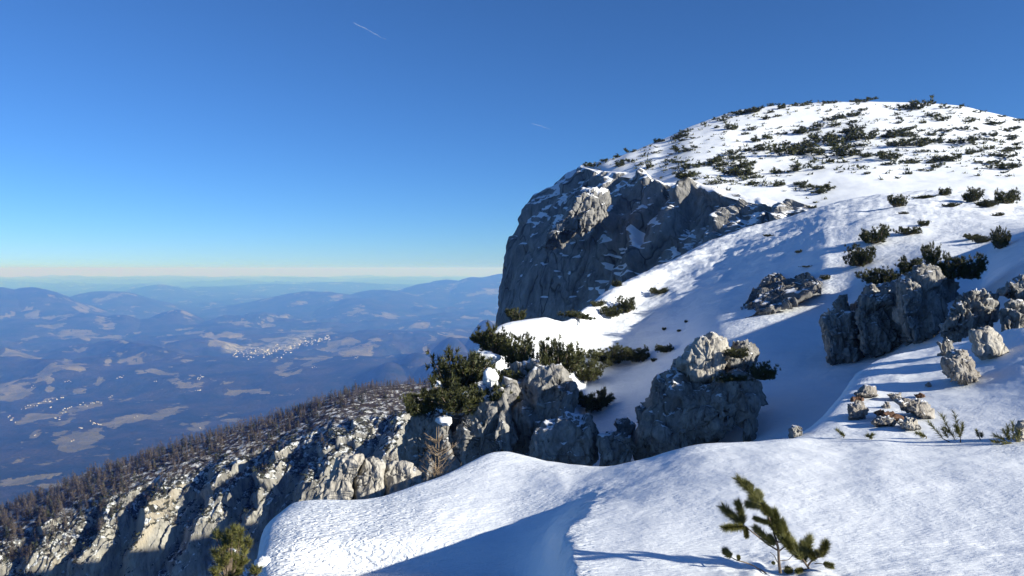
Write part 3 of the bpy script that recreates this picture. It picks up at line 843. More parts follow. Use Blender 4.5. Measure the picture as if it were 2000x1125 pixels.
rock("rock_buttress", [(1062,484),(1068,462),(1088,444),(1104,430),(1112,408),(1128,386),(1140,374),(1160,368),(1182,374),(1192,394),(1186,420),(1170,440),(1136,456),(1104,476),(1080,488)], "sunlit pale rock buttress standing out from the shaded cliff", None, d=121.0, thick=.36, seed=201, size=4.5, rough=.3, n=(150, 70), groove=.06, mat_=M_CLIFF, lean=.05, cat="cliff buttress", pull=0)
LG = "rocks of the ledge below the dwarf pines"
rock("rock_outcrop", [(795,830),(815,806),(850,800),(880,815),(886,860),(892,930),(866,975),(800,975),(784,890)], "fractured grey rock at the left end of the ledge, behind the bare young larch", LG, d=27.3, thick=.5, yaw=.45, seed=3, size=.75, rough=.5, groove=.05)
rock("rock_outcrop", [(872,806),(930,786),(990,752),(1008,800),(1002,860),(990,915),(930,950),(885,950),(866,860)], "cracked grey cliff step with a sunlit top just right of the young larch", LG, d=27.0, thick=.4, yaw=.45, seed=5, size=1.0, rough=.45, groove=.06)
rock("rock_outcrop", [(985,722),(1040,696),(1095,712),(1132,760),(1124,815),(1080,838),(1050,876),(1008,876),(988,830),(972,770)], "tall smooth shaded rock slab right under the dark dwarf pines", LG, d=27.6, thick=.4, yaw=.45, seed=8, size=1.2, rough=.35)
rock("boulder", [(1033,865),(1062,828),(1108,808),(1150,815),(1170,850),(1164,895),(1140,930),(1060,930),(1028,900)], "rounded shaded boulder below the tall slab, behind the snow peak", LG, d=25.6, thick=.5, seed=12, size=1.5, rough=.18, cat="boulder")
rock("boulder", [(1170,852),(1198,838),(1234,850),(1238,885),(1222,925),(1180,920)], "small dark boulder between the rounded boulder and the big central outcrop", "dark boulders in the gully", thick=.5, seed=14, size=.7, rough=.3, n=(70, 36), cat="boulder", d=24.8)
rock("boulder", [(1198,820),(1222,814),(1242,830),(1236,856),(1208,862)], "dark boulder lying above the small dark boulder in the gully", "dark boulders in the gully", thick=.5, seed=16, size=.6, rough=.3, n=(64, 32), cat="boulder", d=26.6)
rock("boulder", [(1240,795),(1260,792),(1276,812),(1266,832),(1244,826)], "dark round stone leaning on the left foot of the central outcrop", "dark boulders in the gully", thick=.6, seed=17, size=.5, rough=.3, n=(60, 30), cat="boulder", d=25.6)
rock("rock_outcrop", [(1283,742),(1330,712),(1380,718),(1425,692),(1467,676),(1474,706),(1482,750),(1474,796),(1448,818),(1430,806),(1412,858),(1342,884),(1300,905),(1262,912),(1236,880),(1240,842),(1271,790)], "big blocky rock outcrop in the middle of the shaded gully", None, d=24.0, thick=.42, yaw=.35, seed=21, size=1.5, rough=.42, n=(190, 90), lean=.5)
rock("boulder", [(1329,704),(1343,676),(1363,660),(1392,650),(1420,660),(1430,690),(1415,716),(1395,745),(1365,765),(1336,745)], "pale sunlit block crowning the big central outcrop", None, d=24.3, thick=.55, seed=23, size=.8, rough=.28, n=(100, 50), groove=.05, mat_=M_ROCK_PALE, lean=.2)
rock("rock", [(1412,690),(1440,668),(1466,668),(1478,690),(1470,720),(1440,735),(1415,725)], "broken dark rock with snow pockets right of the sunlit block", None, d=24.6, thick=.6, seed=25, size=.4, rough=.5, n=(90, 44), lean=.3)
rock("rock", [(1452,812),(1478,790),(1480,830),(1474,870),(1450,872)], "narrow shaded rock rib at the right foot of the central outcrop", None, thick=.5, seed=27, size=.4, rough=.4, n=(60, 30), d=22.8)
rock("rock", [(1545,840),(1560,826),(1567,830),(1560,858),(1546,858)], "small dark stone standing in the blue shadow just above the snow rim", None, thick=.6, seed=28, size=.3, rough=.3, n=(44, 24))
rock("rock_outcrop", [(1443,632),(1447,602),(1472,570),(1502,540),(1525,536),(1545,548),(1562,540),(1592,542),(1611,556),(1590,572),(1558,590),(1522,604),(1490,620),(1458,636)], "low dark slab of rock breaking through the snow slope left of the dark pines", None, detail=.6, thick=.2, hug=True, yaw=.45, mat_=M_ROCK_BARE_SHADED, seed=31, size=1.6, rough=.22, n=(140, 60), lean=.25)
rock("rock_outcrop", [(1636,690),(1650,610),(1690,560),(1740,548),(1790,540),(1850,548),(1872,590),(1868,650),(1840,700),(1770,722),(1690,728)], "low shaded rock wall with snowy gaps behind the tower and the pillar", None, d=29.5, thick=.16, seed=33, size=1.0, rough=.45, n=(150, 70), groove=.08, yaw=.2)
RG = "rocks of the sunlit outcrop on the right"
rock("rock_outcrop", [(1604,626),(1616,600),(1632,602),(1641,579),(1652,574),(1660,596),(1664,624),(1672,649),(1675,686),(1680,716),(1660,738),(1633,726),(1614,706),(1611,674)], "shaded rock tower at the left end of the right hand outcrop", RG, thick=.5, seed=35, size=.8, rough=.45, n=(150, 76), groove=.06)
rock("rock_outcrop", [(1670,620),(1682,578),(1699,555),(1716,568),(1742,572),(1758,620),(1776,674),(1772,700),(1744,712),(1708,712),(1688,684),(1676,649)], "recessed shaded rock wall between the rock tower and the sun topped pillar", RG, thick=.4, seed=38, size=.8, rough=.5, n=(150, 76), groove=.08)
rock("rock_outcrop", [(1754,549),(1770,528),(1801,514),(1826,522),(1843,555),(1848,584),(1844,633),(1831,678),(1797,692),(1770,672),(1758,624),(1754,584)], "thick rock pillar with a sunlit pitted top under the pines on the right", RG, thick=.5, seed=41, size=.9, rough=.45, n=(150, 76), groove=.05)
rock("rock_outcrop", [(1860,618),(1872,582),(1903,564),(1934,570),(1950,596),(1948,622),(1930,642),(1900,650),(1883,660),(1860,664),(1843,648)], "sunlit rock face with upright grooves left of the frame edge rocks", RG, d=19.8, thick=.45, seed=44, size=.8, rough=.25, n=(120, 60), groove=.16, lean=.3)
rock("rock_outcrop", [(1954,614),(1977,586),(2002,590),(2030,622),(2030,672),(1985,680),(1958,658)], "grooved sunlit rock cut by the right frame edge, the lower one", RG, d=18.4, thick=.5, seed=46, size=.7, rough=.25, n=(90, 46), groove=.14)
rock("rock_outcrop", [(1956,578),(1962,555),(1985,538),(2020,532),(2050,560),(2030,600),(1985,588)], "grey rock with a snow cap cut by the right frame edge, the upper one", RG, d=20.5, thick=.5, seed=48, size=.8, rough=.35, n=(90, 46), groove=.06)
rock("boulder", [(1893,650),(1907,638),(1929,640),(1950,660),(1968,684),(1958,705),(1919,708),(1902,684)], "smooth pale angular boulder at the foot of the grooved rock face", None, thick=.5, seed=51, size=.8, rough=.18, n=(90, 44), cat="boulder", mat_=M_ROCK_PALE)
rock("boulder", [(1834,669),(1848,656),(1863,664),(1865,688),(1848,702),(1835,694)], "small block of stone left of the smooth angular boulder", None, thick=.5, seed=53, size=.4, rough=.3, n=(60, 30), cat="boulder")
rock("rock", [(1840,712),(1858,690),(1883,684),(1903,700),(1909,722),(1917,732),(1914,757),(1891,763),(1872,746),(1848,732)], "knobbly freestanding rock in a melted hollow of the sunlit snow", None, thick=.5, seed=55, size=.35, rough=.4, n=(100, 50), groove=.08, mat_=M_ROCK_SMALL)
SG = "stones poking out of the snow on the right"
def stone(poly, label, seed, mat_=M_ROCK_SMALL, thick=.5):
    return rock("stone", poly, label, SG, thick=thick, seed=seed, size=.22, rough=.3, n=(64, 30), groove=.05, cat="stone", mat_=mat_, lean=.7)
stone([(1666,769),(1690,754),(1707,757),(1717,773),(1703,780),(1678,776)], "grey pointed stone nearest to the blue shaded gully", 61)
stone([(1657,790),(1678,783),(1691,800),(1689,815),(1670,825),(1655,828)], "brownish grey stone at the left edge of the stony snow", 63)
stone([(1746,782),(1768,777),(1801,783),(1822,800),(1826,827),(1809,826),(1784,808),(1760,794)], "long pale stone slab above the young pine shoots", 65)
stone([(1702,825),(1715,812),(1735,815),(1747,824),(1740,835),(1716,836)], "low grey stone left of the flat tan stone", 67)
stone([(1752,826),(1770,817),(1788,820),(1806,842),(1786,844),(1762,836)], "flat tan stone just behind the snow rim", 69, M_ROCK_PALE)
stone([(1722,793),(1732,786),(1740,792),(1737,799),(1724,799)], "fist sized grey stone alone between the bigger stones", 71)
stone([(1806,752),(1813,748),(1819,751),(1814,756)], "tiny dark stone below the melted hollow rock", 73)
stone([(1986,836),(1996,826),(2012,842),(2020,868),(1994,866),(1984,852)], "pale stone at the right frame edge behind the pine tuft", 75, M_ROCK_PALE)
stone([(1665,776),(1676,776),(1686,781),(1680,784),(1663,783)], "thin brown plate of stone under the pointed grey stone", 77, M_EARTH)
stone([(1784,770),(1796,768),(1809,774),(1806,778),(1790,777)], "flat reddish brown stone plate high on the sunlit snow", 79, M_EARTH)
stone([(1704,804),(1725,806),(1774,818),(1772,823),(1738,816),(1706,808)], "long strip of bare brown earth between the stones", 81, M_EARTH)
stone([(1730,768),(1748,772),(1766,780),(1760,783),(1740,776)], "narrow grey splinter of stone above the long pale slab", 83)
PG = "pale rocks behind the left snow rim"
rock("rock", [(612,985),(630,950),(645,932),(650,917),(660,897),(670,890),(687,890),(698,886),(711,889),(711,902),(699,920),(687,942),(682,1010),(620,1015)], "pale weathered rock with a snow patch, leftmost of the three behind the snow rim", PG, d=9.6, thick=.45, detail=.35, seed=91, size=.42, rough=.13, n=(130, 60), mat_=M_ROCK_PALE, groove=.05)
rock("rock", [(690,1010),(692,945),(704,912),(711,893),(724,889),(737,894),(747,903),(752,912),(749,940),(752,1010)], "tall pale rock split from its neighbours by dark clefts, middle of the three", PG, d=9.7, thick=.5, detail=.35, seed=93, size=.5, rough=.13, n=(120, 60), mat_=M_ROCK_PALE, groove=.04)
rock("rock", [(750,1005),(749,932),(747,918),(754,906),(767,898),(783,900),(797,908),(811,920),(818,935),(825,955),(815,1005)], "broad rounded pale rock nearest to the bare young larch", PG, d=9.9, thick=.42, detail=.35, seed=95, size=.5, rough=.13, n=(120, 60), mat_=M_ROCK_PALE, groove=.03)
rock("rock", [(395,1180),(420,1140),(468,1122),(500,1104),(530,1096),(546,1112),(560,1180),(540,1260),(420,1260)], "dark rock under the cornice at the lower left, beside the olive pine", None, d=6.6, thick=.4, seed=97, size=.3, rough=.25, n=(90, 46))

def snow_lump(px, py, r, d, label, flat=0.7, seed=0):
    th = np.linspace(0, 2 * math.pi, 28, endpoint=False); ph = np.linspace(0.001, math.pi - 0.001, 16)
    T_, P_ = np.meshgrid(th, ph, indexing='ij')
    u = np.stack([np.sin(P_) * np.cos(T_), np.sin(P_) * np.sin(T_), np.cos(P_) * flat], -1)
    rad = r * d / F
    u = u * (1 + 0.45 * fbm(u * 1.3 + seed, 3, seed))[..., None] * rad
    me = raw_mesh("snow_clump", u, grid_faces(28, 16, wrap=True), [M_SNOW_FAR])
    o = link("snow_clump", me, None, label, "snow clump", "snow clumps held by the pines")
    o.location = P(px, py, d)
    return o
snow_lump(957, 738, 15, 27.9, "round white snow clump caught in the dwarf pines above the ledge", 1.25, 3)
snow_lump(946, 699, 26, 29.5, "larger white snow pad between the two upper left dwarf pines", .55, 5)
snow_lump(852, 752, 11, 28.2, "thin slanting snow patch on the leftmost big dwarf pine", .8, 7)
snow_lump(908, 772, 7, 27.4, "small snow clump low in the left dwarf pine", 1.1, 9)
snow_lump(868, 822, 15, 26.6, "snow pad on top of the fractured rock at the ledge's left end", .6, 11)
snow_lump(452, 1078, 9, 5.9, "small snow clump resting on the olive pine at the lower left", .6, 13)
snow_lump(512, 1098, 15, 6.0, "snow clump on the dark rock beside the olive pine", .6, 15)
# ================================================================== PLANTS
M_NEEDLE = foliage("pine_needles", (0.055, 0.066, 0.018), (0.215, 0.205, 0.060))
M_NEEDLE_FAR = foliage("dwarf_pine_needles", (0.022, 0.030, 0.011), (0.105, 0.108, 0.036))
M_NEEDLE_SHADE = M_NEEDLE_FAR
M_BARK = plain("pine_bark", (0.13, 0.10, 0.075), 0.9, 0.45, 40)
M_TWIG = plain("larch_twig", (0.22, 0.165, 0.11), 0.85, 0.35, 30)
M_LARCH = foliage("bare_larch_crown", (0.050, 0.043, 0.037), (0.118, 0.097, 0.078), 0.9)
M_SPRUCE = foliage("spruce_needles", (0.018, 0.024, 0.014), (0.045, 0.050, 0.026), 0.8)

def unit(v):
    return v / (np.linalg.norm(v, axis=-1, keepdims=True) + 1e-12)

def needles(base, axis, length, n, blade, width, rng, spread=0.75, start=0.0):
    """bottle-brush tufts. base, axis (m,3), length (m,) -> triangles (m*n*3, 3), shade per vertex"""
    m = len(base)
    axis = unit(axis)
    t = start + (1 - start) * rng.random((m, n)) ** 0.75
    r = rng.normal(size=(m, n, 3))
    r = unit(r - (r * axis[:, None]).sum(-1, keepdims=True) * axis[:, None])
    p = base[:, None] + axis[:, None] * (t * length[:, None])[..., None]
    sp = spread * (1.15 - 0.75 * t)[..., None]
    dirn = unit(axis[:, None] * (1 - 0.45 * sp) + r * sp)
    ln = (blade * (0.75 + 0.5 * rng.random((m, n))))[..., None]
    side = unit(np.cross(dirn, rng.normal(size=(m, n, 3)))) * width * 0.5
    tri = np.stack([p - side, p + side, p + dirn * ln], 2)
    shade = np.repeat(np.clip(rng.normal(0.45, 0.24, (m, 1)) + rng.normal(0, 0.12, (m, n)), 0, 1)[..., None], 3, 2)
    return tri.reshape(-1, 3), shade.reshape(-1)

def tri_mesh(name, v, shade, m):
    me = raw_mesh(name, v, np.arange(len(v)).reshape(-1, 3), [m], shade=False)
    if len(me.vertices) == len(shade):
        set_attr(me, "shade", shade)
    return me

def tubes(paths, sides=5):
    """paths: list of (points (k,3), radii (k,)) -> verts, quads"""
    V, Fc = [], []
    off = 0
    for pts, rad in paths:
        pts = np.asarray(pts, float); rad = np.asarray(rad, float)
        tg = unit(np.gradient(pts, axis=0))
        ref = np.where(np.abs(tg[:, 2:3]) < 0.9, np.array([[0, 0, 1.0]]), np.array([[1.0, 0, 0]]))
        a = unit(np.cross(tg, ref)); b = np.cross(tg, a)
        an = np.linspace(0, 2 * math.pi, sides, endpoint=False)
        ring = pts[:, None] + rad[:, None, None] * (np.cos(an)[None, :, None] * a[:, None] + np.sin(an)[None, :, None] * b[:, None])
        k = len(pts)
        V.append(ring.reshape(-1, 3))
        i, j = np.meshgrid(np.arange(k - 1), np.arange(sides), indexing='ij')
        j2 = (j + 1) % sides
        Fc.append((np.stack([i * sides + j, i * sides + j2, (i + 1) * sides + j2, (i + 1) * sides + j], -1).reshape(-1, 4) + off))
        off += k * sides
    return np.concatenate(V), np.concatenate(Fc)

def shrub_meshes(seed, stems=16, per=14, nb=22, blade=0.17, width=0.034, brush=0.26, tall=0.75, aspect=1.0, low=False):
    """a dwarf pine about 2 wide: rising stems, every shoot a tuft"""
    rng = np.random.default_rng(seed)
    paths, B, A, L = [], [], [], []
    lob = rng.normal(size=4)
    for s in range(stems):
        th = 2 * math.pi * (s + rng.random()) / stems
        out = (0.35 + 0.65 * rng.random() ** 0.6) * (1 + 0.22 * math.sin(2 * th + lob[0]) + 0.16 * math.sin(3 * th + lob[1]))
        hh = tall * (0.35 + 0.75 * rng.random()) * (1.15 - 0.35 * out)
        d = np.array([math.cos(th) * aspect, math.sin(th), 0])
        t = np.linspace(0, 1, 6)[:, None]
        wob = rng.normal(0, 0.05, (6, 3)) * t
        pts = d * out * (t ** 0.7) * 0.9 + np.array([0, 0, 1.0]) * hh * (t ** 1.5) + wob + np.array([0, 0, 0.02])
        paths.append((pts, np.linspace(0.035, 0.012, 6)))
        for k in range(per):
            u = 0.22 + 0.78 * rng.random() ** 0.7
            p = np.array([np.interp(u, t[:, 0], pts[:, c]) for c in range(3)])
            p = p + rng.normal(0, 0.10, 3) * np.array([1, 1, 0.8])
            p[2] = max(p[2], 0.0)
            a = unit(d * 0.55 + np.array([0, 0, 0.9]) + rng.normal(0, 0.42, 3))
            B.append(p); A.append(a); L.append(brush * (0.7 + 0.6 * rng.random()))
    B, A, L = np.array(B), np.array(A), np.array(L)
    v, sh = needles(B, A, L, nb, blade, width, rng, 1.25)
    return v, sh, paths

# near bushes: three parts sets, shared
BUSH = []
for k in range(5):
    v, sh, paths = shrub_meshes(100 + k, 22, 16, 26, 0.13, 0.032, 0.10, [0.8, 0.7, 0.95, 0.6, 0.85][k], [1, 1.3, 0.9, 1.5, 1][k])
    f = tri_mesh("foliage", v, sh, M_NEEDLE_FAR)
    bv_, bf = tubes(paths)
    BUSH.append((f, raw_mesh("branches", bv_, bf, [M_BARK])))
SMALL = []
for k in range(8):
    v, sh, paths = shrub_meshes(200 + k, 9 + k % 3, 7, 14, 0.24, 0.08, 0.16, [0.7, 0.55, 0.8, 0.5, 0.65, 0.9, 0.45, 0.6][k], [1, 1.4, 0.8, 1.6, 1.1, 0.7, 1.8, 1.2][k])
    SMALL.append(tri_mesh("foliage", v, sh, M_NEEDLE_FAR))

def bush(px, py, w, h, label, group=None, ground=NEAR, k=None, back=0.0, rng=random, tilt=0.0, name="dwarf_pine", d=None):
    """py: lower edge; w, h: size in photo pixels"""
    if d is None:
        hh = hit(px, py, ground)
        if hh is None: return None
        d = hh[2]
        loc = hh[0]
    else:
        loc = Vector(P(px, py, d).tolist())
    loc = Vector(P(px, py, d + back).tolist())
    k = rng.randrange(5) if k is None else k
    root = empty(name, loc, label, "dwarf pine", group)
    sx = w * 1.1 * d / F / 2.1; sz = h * .88 * d / F / 1.05
    rz = rng.uniform(0, 6.28)
    for me in BUSH[k]:
        o = link(me.name.split('.')[0], me, root)
    root.scale = (sx, sx, sz)
    root.rotation_euler = (rng.uniform(-.1, .1), rng.uniform(-.1, .1) + tilt, rz)
    return root

random.seed(42)
G1 = "dwarf pines on the ledge at the end of the snow hump"
bush(966, 692, 78, 74, "olive lit dwarf pine at the very end of the snow hump against the valley", G1, d=30.5, k=0)
bush(1012, 722, 74, 80, "dark dwarf pine below the snow hump, left of the widest one", G1, d=29.3, k=2)
bush(1086, 735, 98, 92, "widest dark dwarf pine, directly under the white snow hump", G1, d=28.6, k=4)
bush(892, 776, 112, 108, "tallest dwarf pine of the ledge, standing out against the blue valley", G1, d=28.6, k=2)
bush(960, 790, 84, 68, "dwarf pine with snow clumps hanging over the sunlit top of the cliff step", G1, d=27.2, k=3)
bush(824, 808, 76, 62, "leftmost low dwarf pine of the ledge over the larch forest", G1, d=27.6, k=1)
bush(890, 806, 84, 66, "dwarf pine spreading down over the fractured rock", G1, d=26.9, k=0)
bush(1042, 775, 70, 66, "dark dwarf pine in the notch between the cliff step and the tall slab", G1, d=28.2, k=0)
bush(930, 745, 74, 60, "dwarf pine filling the gap between the tallest one and the snow pad", G1, d=28.9, k=4)
bush(858, 790, 70, 56, "low dwarf pine just left of the tallest one on the ledge", G1, d=28.0, k=3)
bush(1002, 752, 60, 50, "dark dwarf pine hanging over the notch left of the tall slab", G1, d=28.3, k=1)
bush(1118, 716, 56, 48, "dark dwarf pine at the right end of the group under the hump", G1, d=29.6, k=0)
bush(942, 672, 52, 42, "outermost olive dwarf pine tip leaning out over the valley", G1, d=31.0, k=3)
bush(1008, 628, 46, 30, "small olive dwarf pine just above the snow hump, in front of the cliff foot", G1, d=42, k=2)
G2 = "dark dwarf pines in the shaded gully"
bush(1145, 742, 66, 56, "dark dwarf pine hugging the right side of the tall slab", G2, k=1, back=-.3)
bush(1190, 706, 90, 46, "long dark dwarf pine mat lying on the shaded snow", G2, k=3, back=-.3)
bush(1240, 704, 66, 38, "right hand end of the dark pine mat on the shaded snow", G2, k=1, back=-.3)
bush(1160, 800, 80, 66, "drooping dark dwarf pine above the rounded boulder", G2, k=3, back=-.4)
bush(1298, 688, 38, 22, "little dark dwarf pine alone right of the pine mat", G2, k=1, back=-.1)
for (x, y, w, h) in ((1297, 645, 9, 9), (1326, 648, 10, 6), (1340, 630, 7, 7), (1276, 706, 14, 8)):
    bush(x, y, w, h, "tiny dark pine tip poking through the blue shaded snow", "pine tips in the shaded snow")
G3 = "dwarf pines on the sunlit crest in front of the cliff"
bush(1190, 618, 42, 32, "wind bent dwarf pine, left of the pair on the snow crest", G3, k=1)
bush(1224, 611, 42, 38, "wind bent dwarf pine, right of the pair on the snow crest", G3, k=2)
bush(1287, 574, 36, 22, "low dwarf pine alone in the middle of the sunlit crest", G3, k=3)
bush(1243, 538, 34, 17, "flat dwarf pine on the crest line against the dark cliff", G3, k=3)
bush(1205, 560, 20, 17, "small dwarf pine on the crest line left of the flat one", G3, k=0)
bush(1128, 622, 52, 24, "dark flat dwarf pine where the snow hump meets the cliff", G3, k=3)
bush(1168, 598, 30, 16, "small dark shrub in the gap between cliff foot and crest", G3, k=1)
G4 = "dwarf pines growing on the central outcrop"
bush(1490, 742, 56, 44, "olive sunlit dwarf pine on the right shoulder of the central outcrop", G4, k=0, d=23.3)
bush(1440, 698, 50, 26, "dark dwarf pine tucked behind the sunlit block", G4, k=1, d=23.4)
bush(1432, 744, 50, 24, "dark dwarf pine creeping over the outcrop below the sunlit block", G4, k=3, d=22.3)
G5 = "dark pines above the right hand outcrop"
bush(1710, 475, 64, 44, "dark pine highest on the left of the group above the outcrop", G5, k=0)
bush(1680, 520, 56, 48, "dark pine leaning out at the left edge of the group", G5, k=2)
bush(1722, 556, 68, 48, "dark pine right above the rock tower", G5, k=1)
bush(1776, 458, 36, 28, "small isolated pine on the snow right of the highest one", G5, k=3)
bush(1804, 441, 22, 16, "smallest pine tip on the snow above the outcrop", G5, k=1)
bush(1776, 534, 56, 40, "dark pine just left of the sunlit pillar top", G5, k=4, d=28.5)
bush(1818, 520, 38, 52, "upright dark pine standing behind the sunlit pillar", G5, k=2, d=29.5)
bush(1852, 545, 60, 60, "dense dark pine right of the sunlit pillar", G5, k=4, d=29.2)
bush(1896, 545, 62, 62, "dense dark pine at the right end of the group, next to the blue hollow", G5, k=0, d=29)
bush(1898, 468, 30, 20, "flat pine tip on the snow, left of the upright little pine", G5, k=3)
bush(1918, 474, 28, 20, "second flat pine tip beside the upright little pine", G5, k=1)
bush(1953, 486, 38, 48, "upright little dark pine standing alone near the right frame edge", G5, k=2)
for (x, y, w, h) in ((1560, 494, 16, 8), (1577, 522, 18, 6), (1612, 546, 20, 12), (1500, 462, 18, 7)):
    bush(x, y, w, h, "tiny dark pine tip poking through the snow of the slope", "pine tips on the slope")
G6 = "dwarf pines along the upper edge of the snow slope"
for (x, y, w, h, t) in ((1752, 404, 38, 28, "bristly dwarf pine on the crest of the slope, leftmost of its row"), (1845, 382, 24, 22, "thin dwarf pine on the crest, second of its row"),
                     (1900, 394, 36, 34, "rounded dwarf pine on the crest, left of the tall one near the frame edge"), (1966, 398, 46, 40, "tall bristly dwarf pine on the crest near the right frame edge"),
                     (1926, 404, 40, 18, "flat dwarf pine between the rounded and the tall one"), (1805, 388, 36, 10, "flat dwarf pine streak on the crest left of the thin one"),
                     (1858, 404, 26, 12, "small flat dwarf pine below the thin one"), (1765, 418, 20, 6, "dark pine tip just below the bristly one"), (1950, 422, 22, 9, "dark pine tip below the tall bristly one")):
    bush(x, y, w, h, t, G6, ground=[snow_slope, summit_dome])

# ---- the shrubs scattered over the summit dome
z2 = [(405,200,80),(470,185,40),(360,300,120),(430,265,80),(520,250,110),(570,235,90),(640,210,90),(720,225,90),(640,305,110),(520,305,110),(590,280,90),(830,220,90),(840,260,60),(910,185,70),(920,215,60),(880,260,80),(960,260,110),(1000,245,80),(945,85,100),(820,75,30),(820,325,100),(790,300,50),(830,350,60),(920,335,50),(1060,330,70),(1130,325,70),(1190,250,110),(1150,240,50),(1300,275,50),(1385,285,70),(1380,315,60),(1380,370,80),(1325,345,50),(1250,338,40),(1285,342,40),(1045,362,50),(1180,182,60),(1210,145,60),(1075,138,50),(1320,158,60),(1400,188,60),(1430,252,40),(1030,118,50),(1090,78,50),(1400,215,40),(1300,208,60),(355,385,100),(120,362,90),(100,325,60),(105,398,90),(20,355,60),(10,320,40),(230,280,70),(145,282,40),(200,275,60),(70,300,60),(240,225,60),(180,238,50),(300,450,60),(400,445,60),(505,465,90),(415,458,40),(500,485,60),(180,440,40),(540,336,40),(480,370,50),(690,362,40),(590,383,20),(720,391,30),(460,556,40),(90,103,50),(175,98,70),(400,66,60),(440,54,30),(260,67,30),(520,55,40),(560,54,30),(650,48,40),(700,48,60),(1035,58,30),(310,80,50),(40,130,50),(650,118,60),(590,128,60),(540,138,60),(560,165,60),(480,170,50),(690,178,50),(1250,100,40),(1360,118,40),(1440,140,40),(1170,70,30),(1300,230,40),(1240,290,40),(1100,190,40),(990,150,30),(870,130,30)]
z1 = [(815,288,44),(940,240,44),(965,221,25),(1060,215,50),(1035,224,40),(1110,222,30),(1060,288,80),(1120,268,40),(1165,352,60),(1215,340,70),(1100,362,80),(1080,412,90),(1050,410,60),(1110,403,50),(1330,398,80),(1340,362,70),(1400,393,40),(1395,440,40),(1430,278,40),(1370,283,40),(1310,318,50),(1330,108,40),(1400,97,60),(1215,132,30),(1250,138,30),(1160,158,30),(1090,184,30),(760,355,70),(640,358,70),(605,356,40),(1205,440,50),(1290,180,60),(1000,330,30),(900,360,40),(860,350,30)]
spots = [(1400 + x * .409, 180 + y * .409, w * .409) for x, y, w in z2] + [(900 + x * .409, 180 + y * .409, w * .409) for x, y, w in z1]
rs = random.Random(5)
while len(spots) < 236:
    x = rs.uniform(1180, 2000)
    sky_row = np.interp(x, [1130,1230,1400,1500,1680,1870,2000], [325,297,228,209,199,207,236])
    floor = np.interp(x, [1180,1290,1440,1590,1680,2000], [318,345,365,385,345,340])
    y = rs.uniform(sky_row + 2, floor)
    dens = fbm(np.array([[x / 70, y / 28, 0.5]]), 3, 401)[0]
    if dens + rs.uniform(-.5, .5) < 0.05: continue
    if 1480 < x < 1720 and 325 < y < 372: continue
    spots.append((x, y, rs.uniform(7, 19)))
DG = "dwarf pines scattered over the snowy summit dome"
big = 0
for i, (x, y, w) in enumerate(spots):
    h = hit(x, y, [summit_dome, snow_slope, cliff])
    if h is None:
        h = hit(x, y + 6, [summit_dome, snow_slope, cliff])
    if h is None: continue
    loc, nor, d = h
    sky_row = np.interp(x, [1130,1230,1400,1500,1680,1870,2000], [325,297,228,209,199,207,236])
    sz = "large" if w > 38 else ("middling" if w > 22 else "small")
    if y < sky_row + 9:
        where = "on the left shoulder of the snowy skyline" if x < 1440 else ("along the snowy skyline left of the summit" if x < 1640 else "along the snowy skyline right of the summit")
    elif x < 1330: where = "on the snow strip just above the cliff edge"
    elif x < 1520 and y > 300: where = "on the snow above the right half of the cliff"
    elif x < 1520: where = "on the left flank of the snowy dome"
    elif 1520 <= x < 1730 and 225 < y < 315: where = "in the dark thicket in the middle of the dome"
    elif x < 1730 and y <= 225: where = "between the thicket and the summit line"
    elif x < 1730: where = "below the thicket on the open snow"
    elif y < 250: where = "high on the right side of the dome"
    elif x < 1860: where = "right of the thicket in the middle of the dome"
    else: where = "low on the right side of the dome near the frame edge"
    lab = sz + " dark dwarf pine " + where
    o = link("dwarf_pine", SMALL[rs.randrange(8)], None, lab, "dwarf pine", DG)
    s = w * d / F / 1.65 * (1.15 if w > 30 else 1)
    o.location = loc
    o.scale = (s * rs.uniform(.85, 1.25), s * rs.uniform(.85, 1.25), s * rs.uniform(0.55, 0.95))
    o.rotation_euler = (0, rs.uniform(-.15, .25), rs.uniform(0, 6.28))

# ---- countless single twig tips between them
rq = np.random.default_rng(88)
V_, S_ = [], []
for n_ in range(900):
    sx_, sy_, sw_ = spots[rq.integers(0, len(spots))]
    x, y = sx_ + rq.normal(0, 26), sy_ + rq.normal(0, 9)
    h = hit(x, y, [summit_dome])
    if h is None: continue
    s = rq.uniform(.10, .38)
    n = 7
    dr = rq.normal(size=(n, 3)) * np.array([.7, .7, .3]) + np.array([0, 0, .9])
    p0 = np.array(h[0]) + rq.normal(0, .25, (n, 3)) * np.array([1, 1, 0])
    side = rq.normal(0, .09, (n, 3))
    V_.append(np.stack([p0 - side, p0 + side, p0 + dr * s * 1.6], 1).reshape(-1, 3)); S_.append(np.repeat(rq.random(n), 3))
link("twig_tips", tri_mesh("twig_tips", np.concatenate(V_), np.concatenate(S_), M_NEEDLE_FAR), kind='stuff')

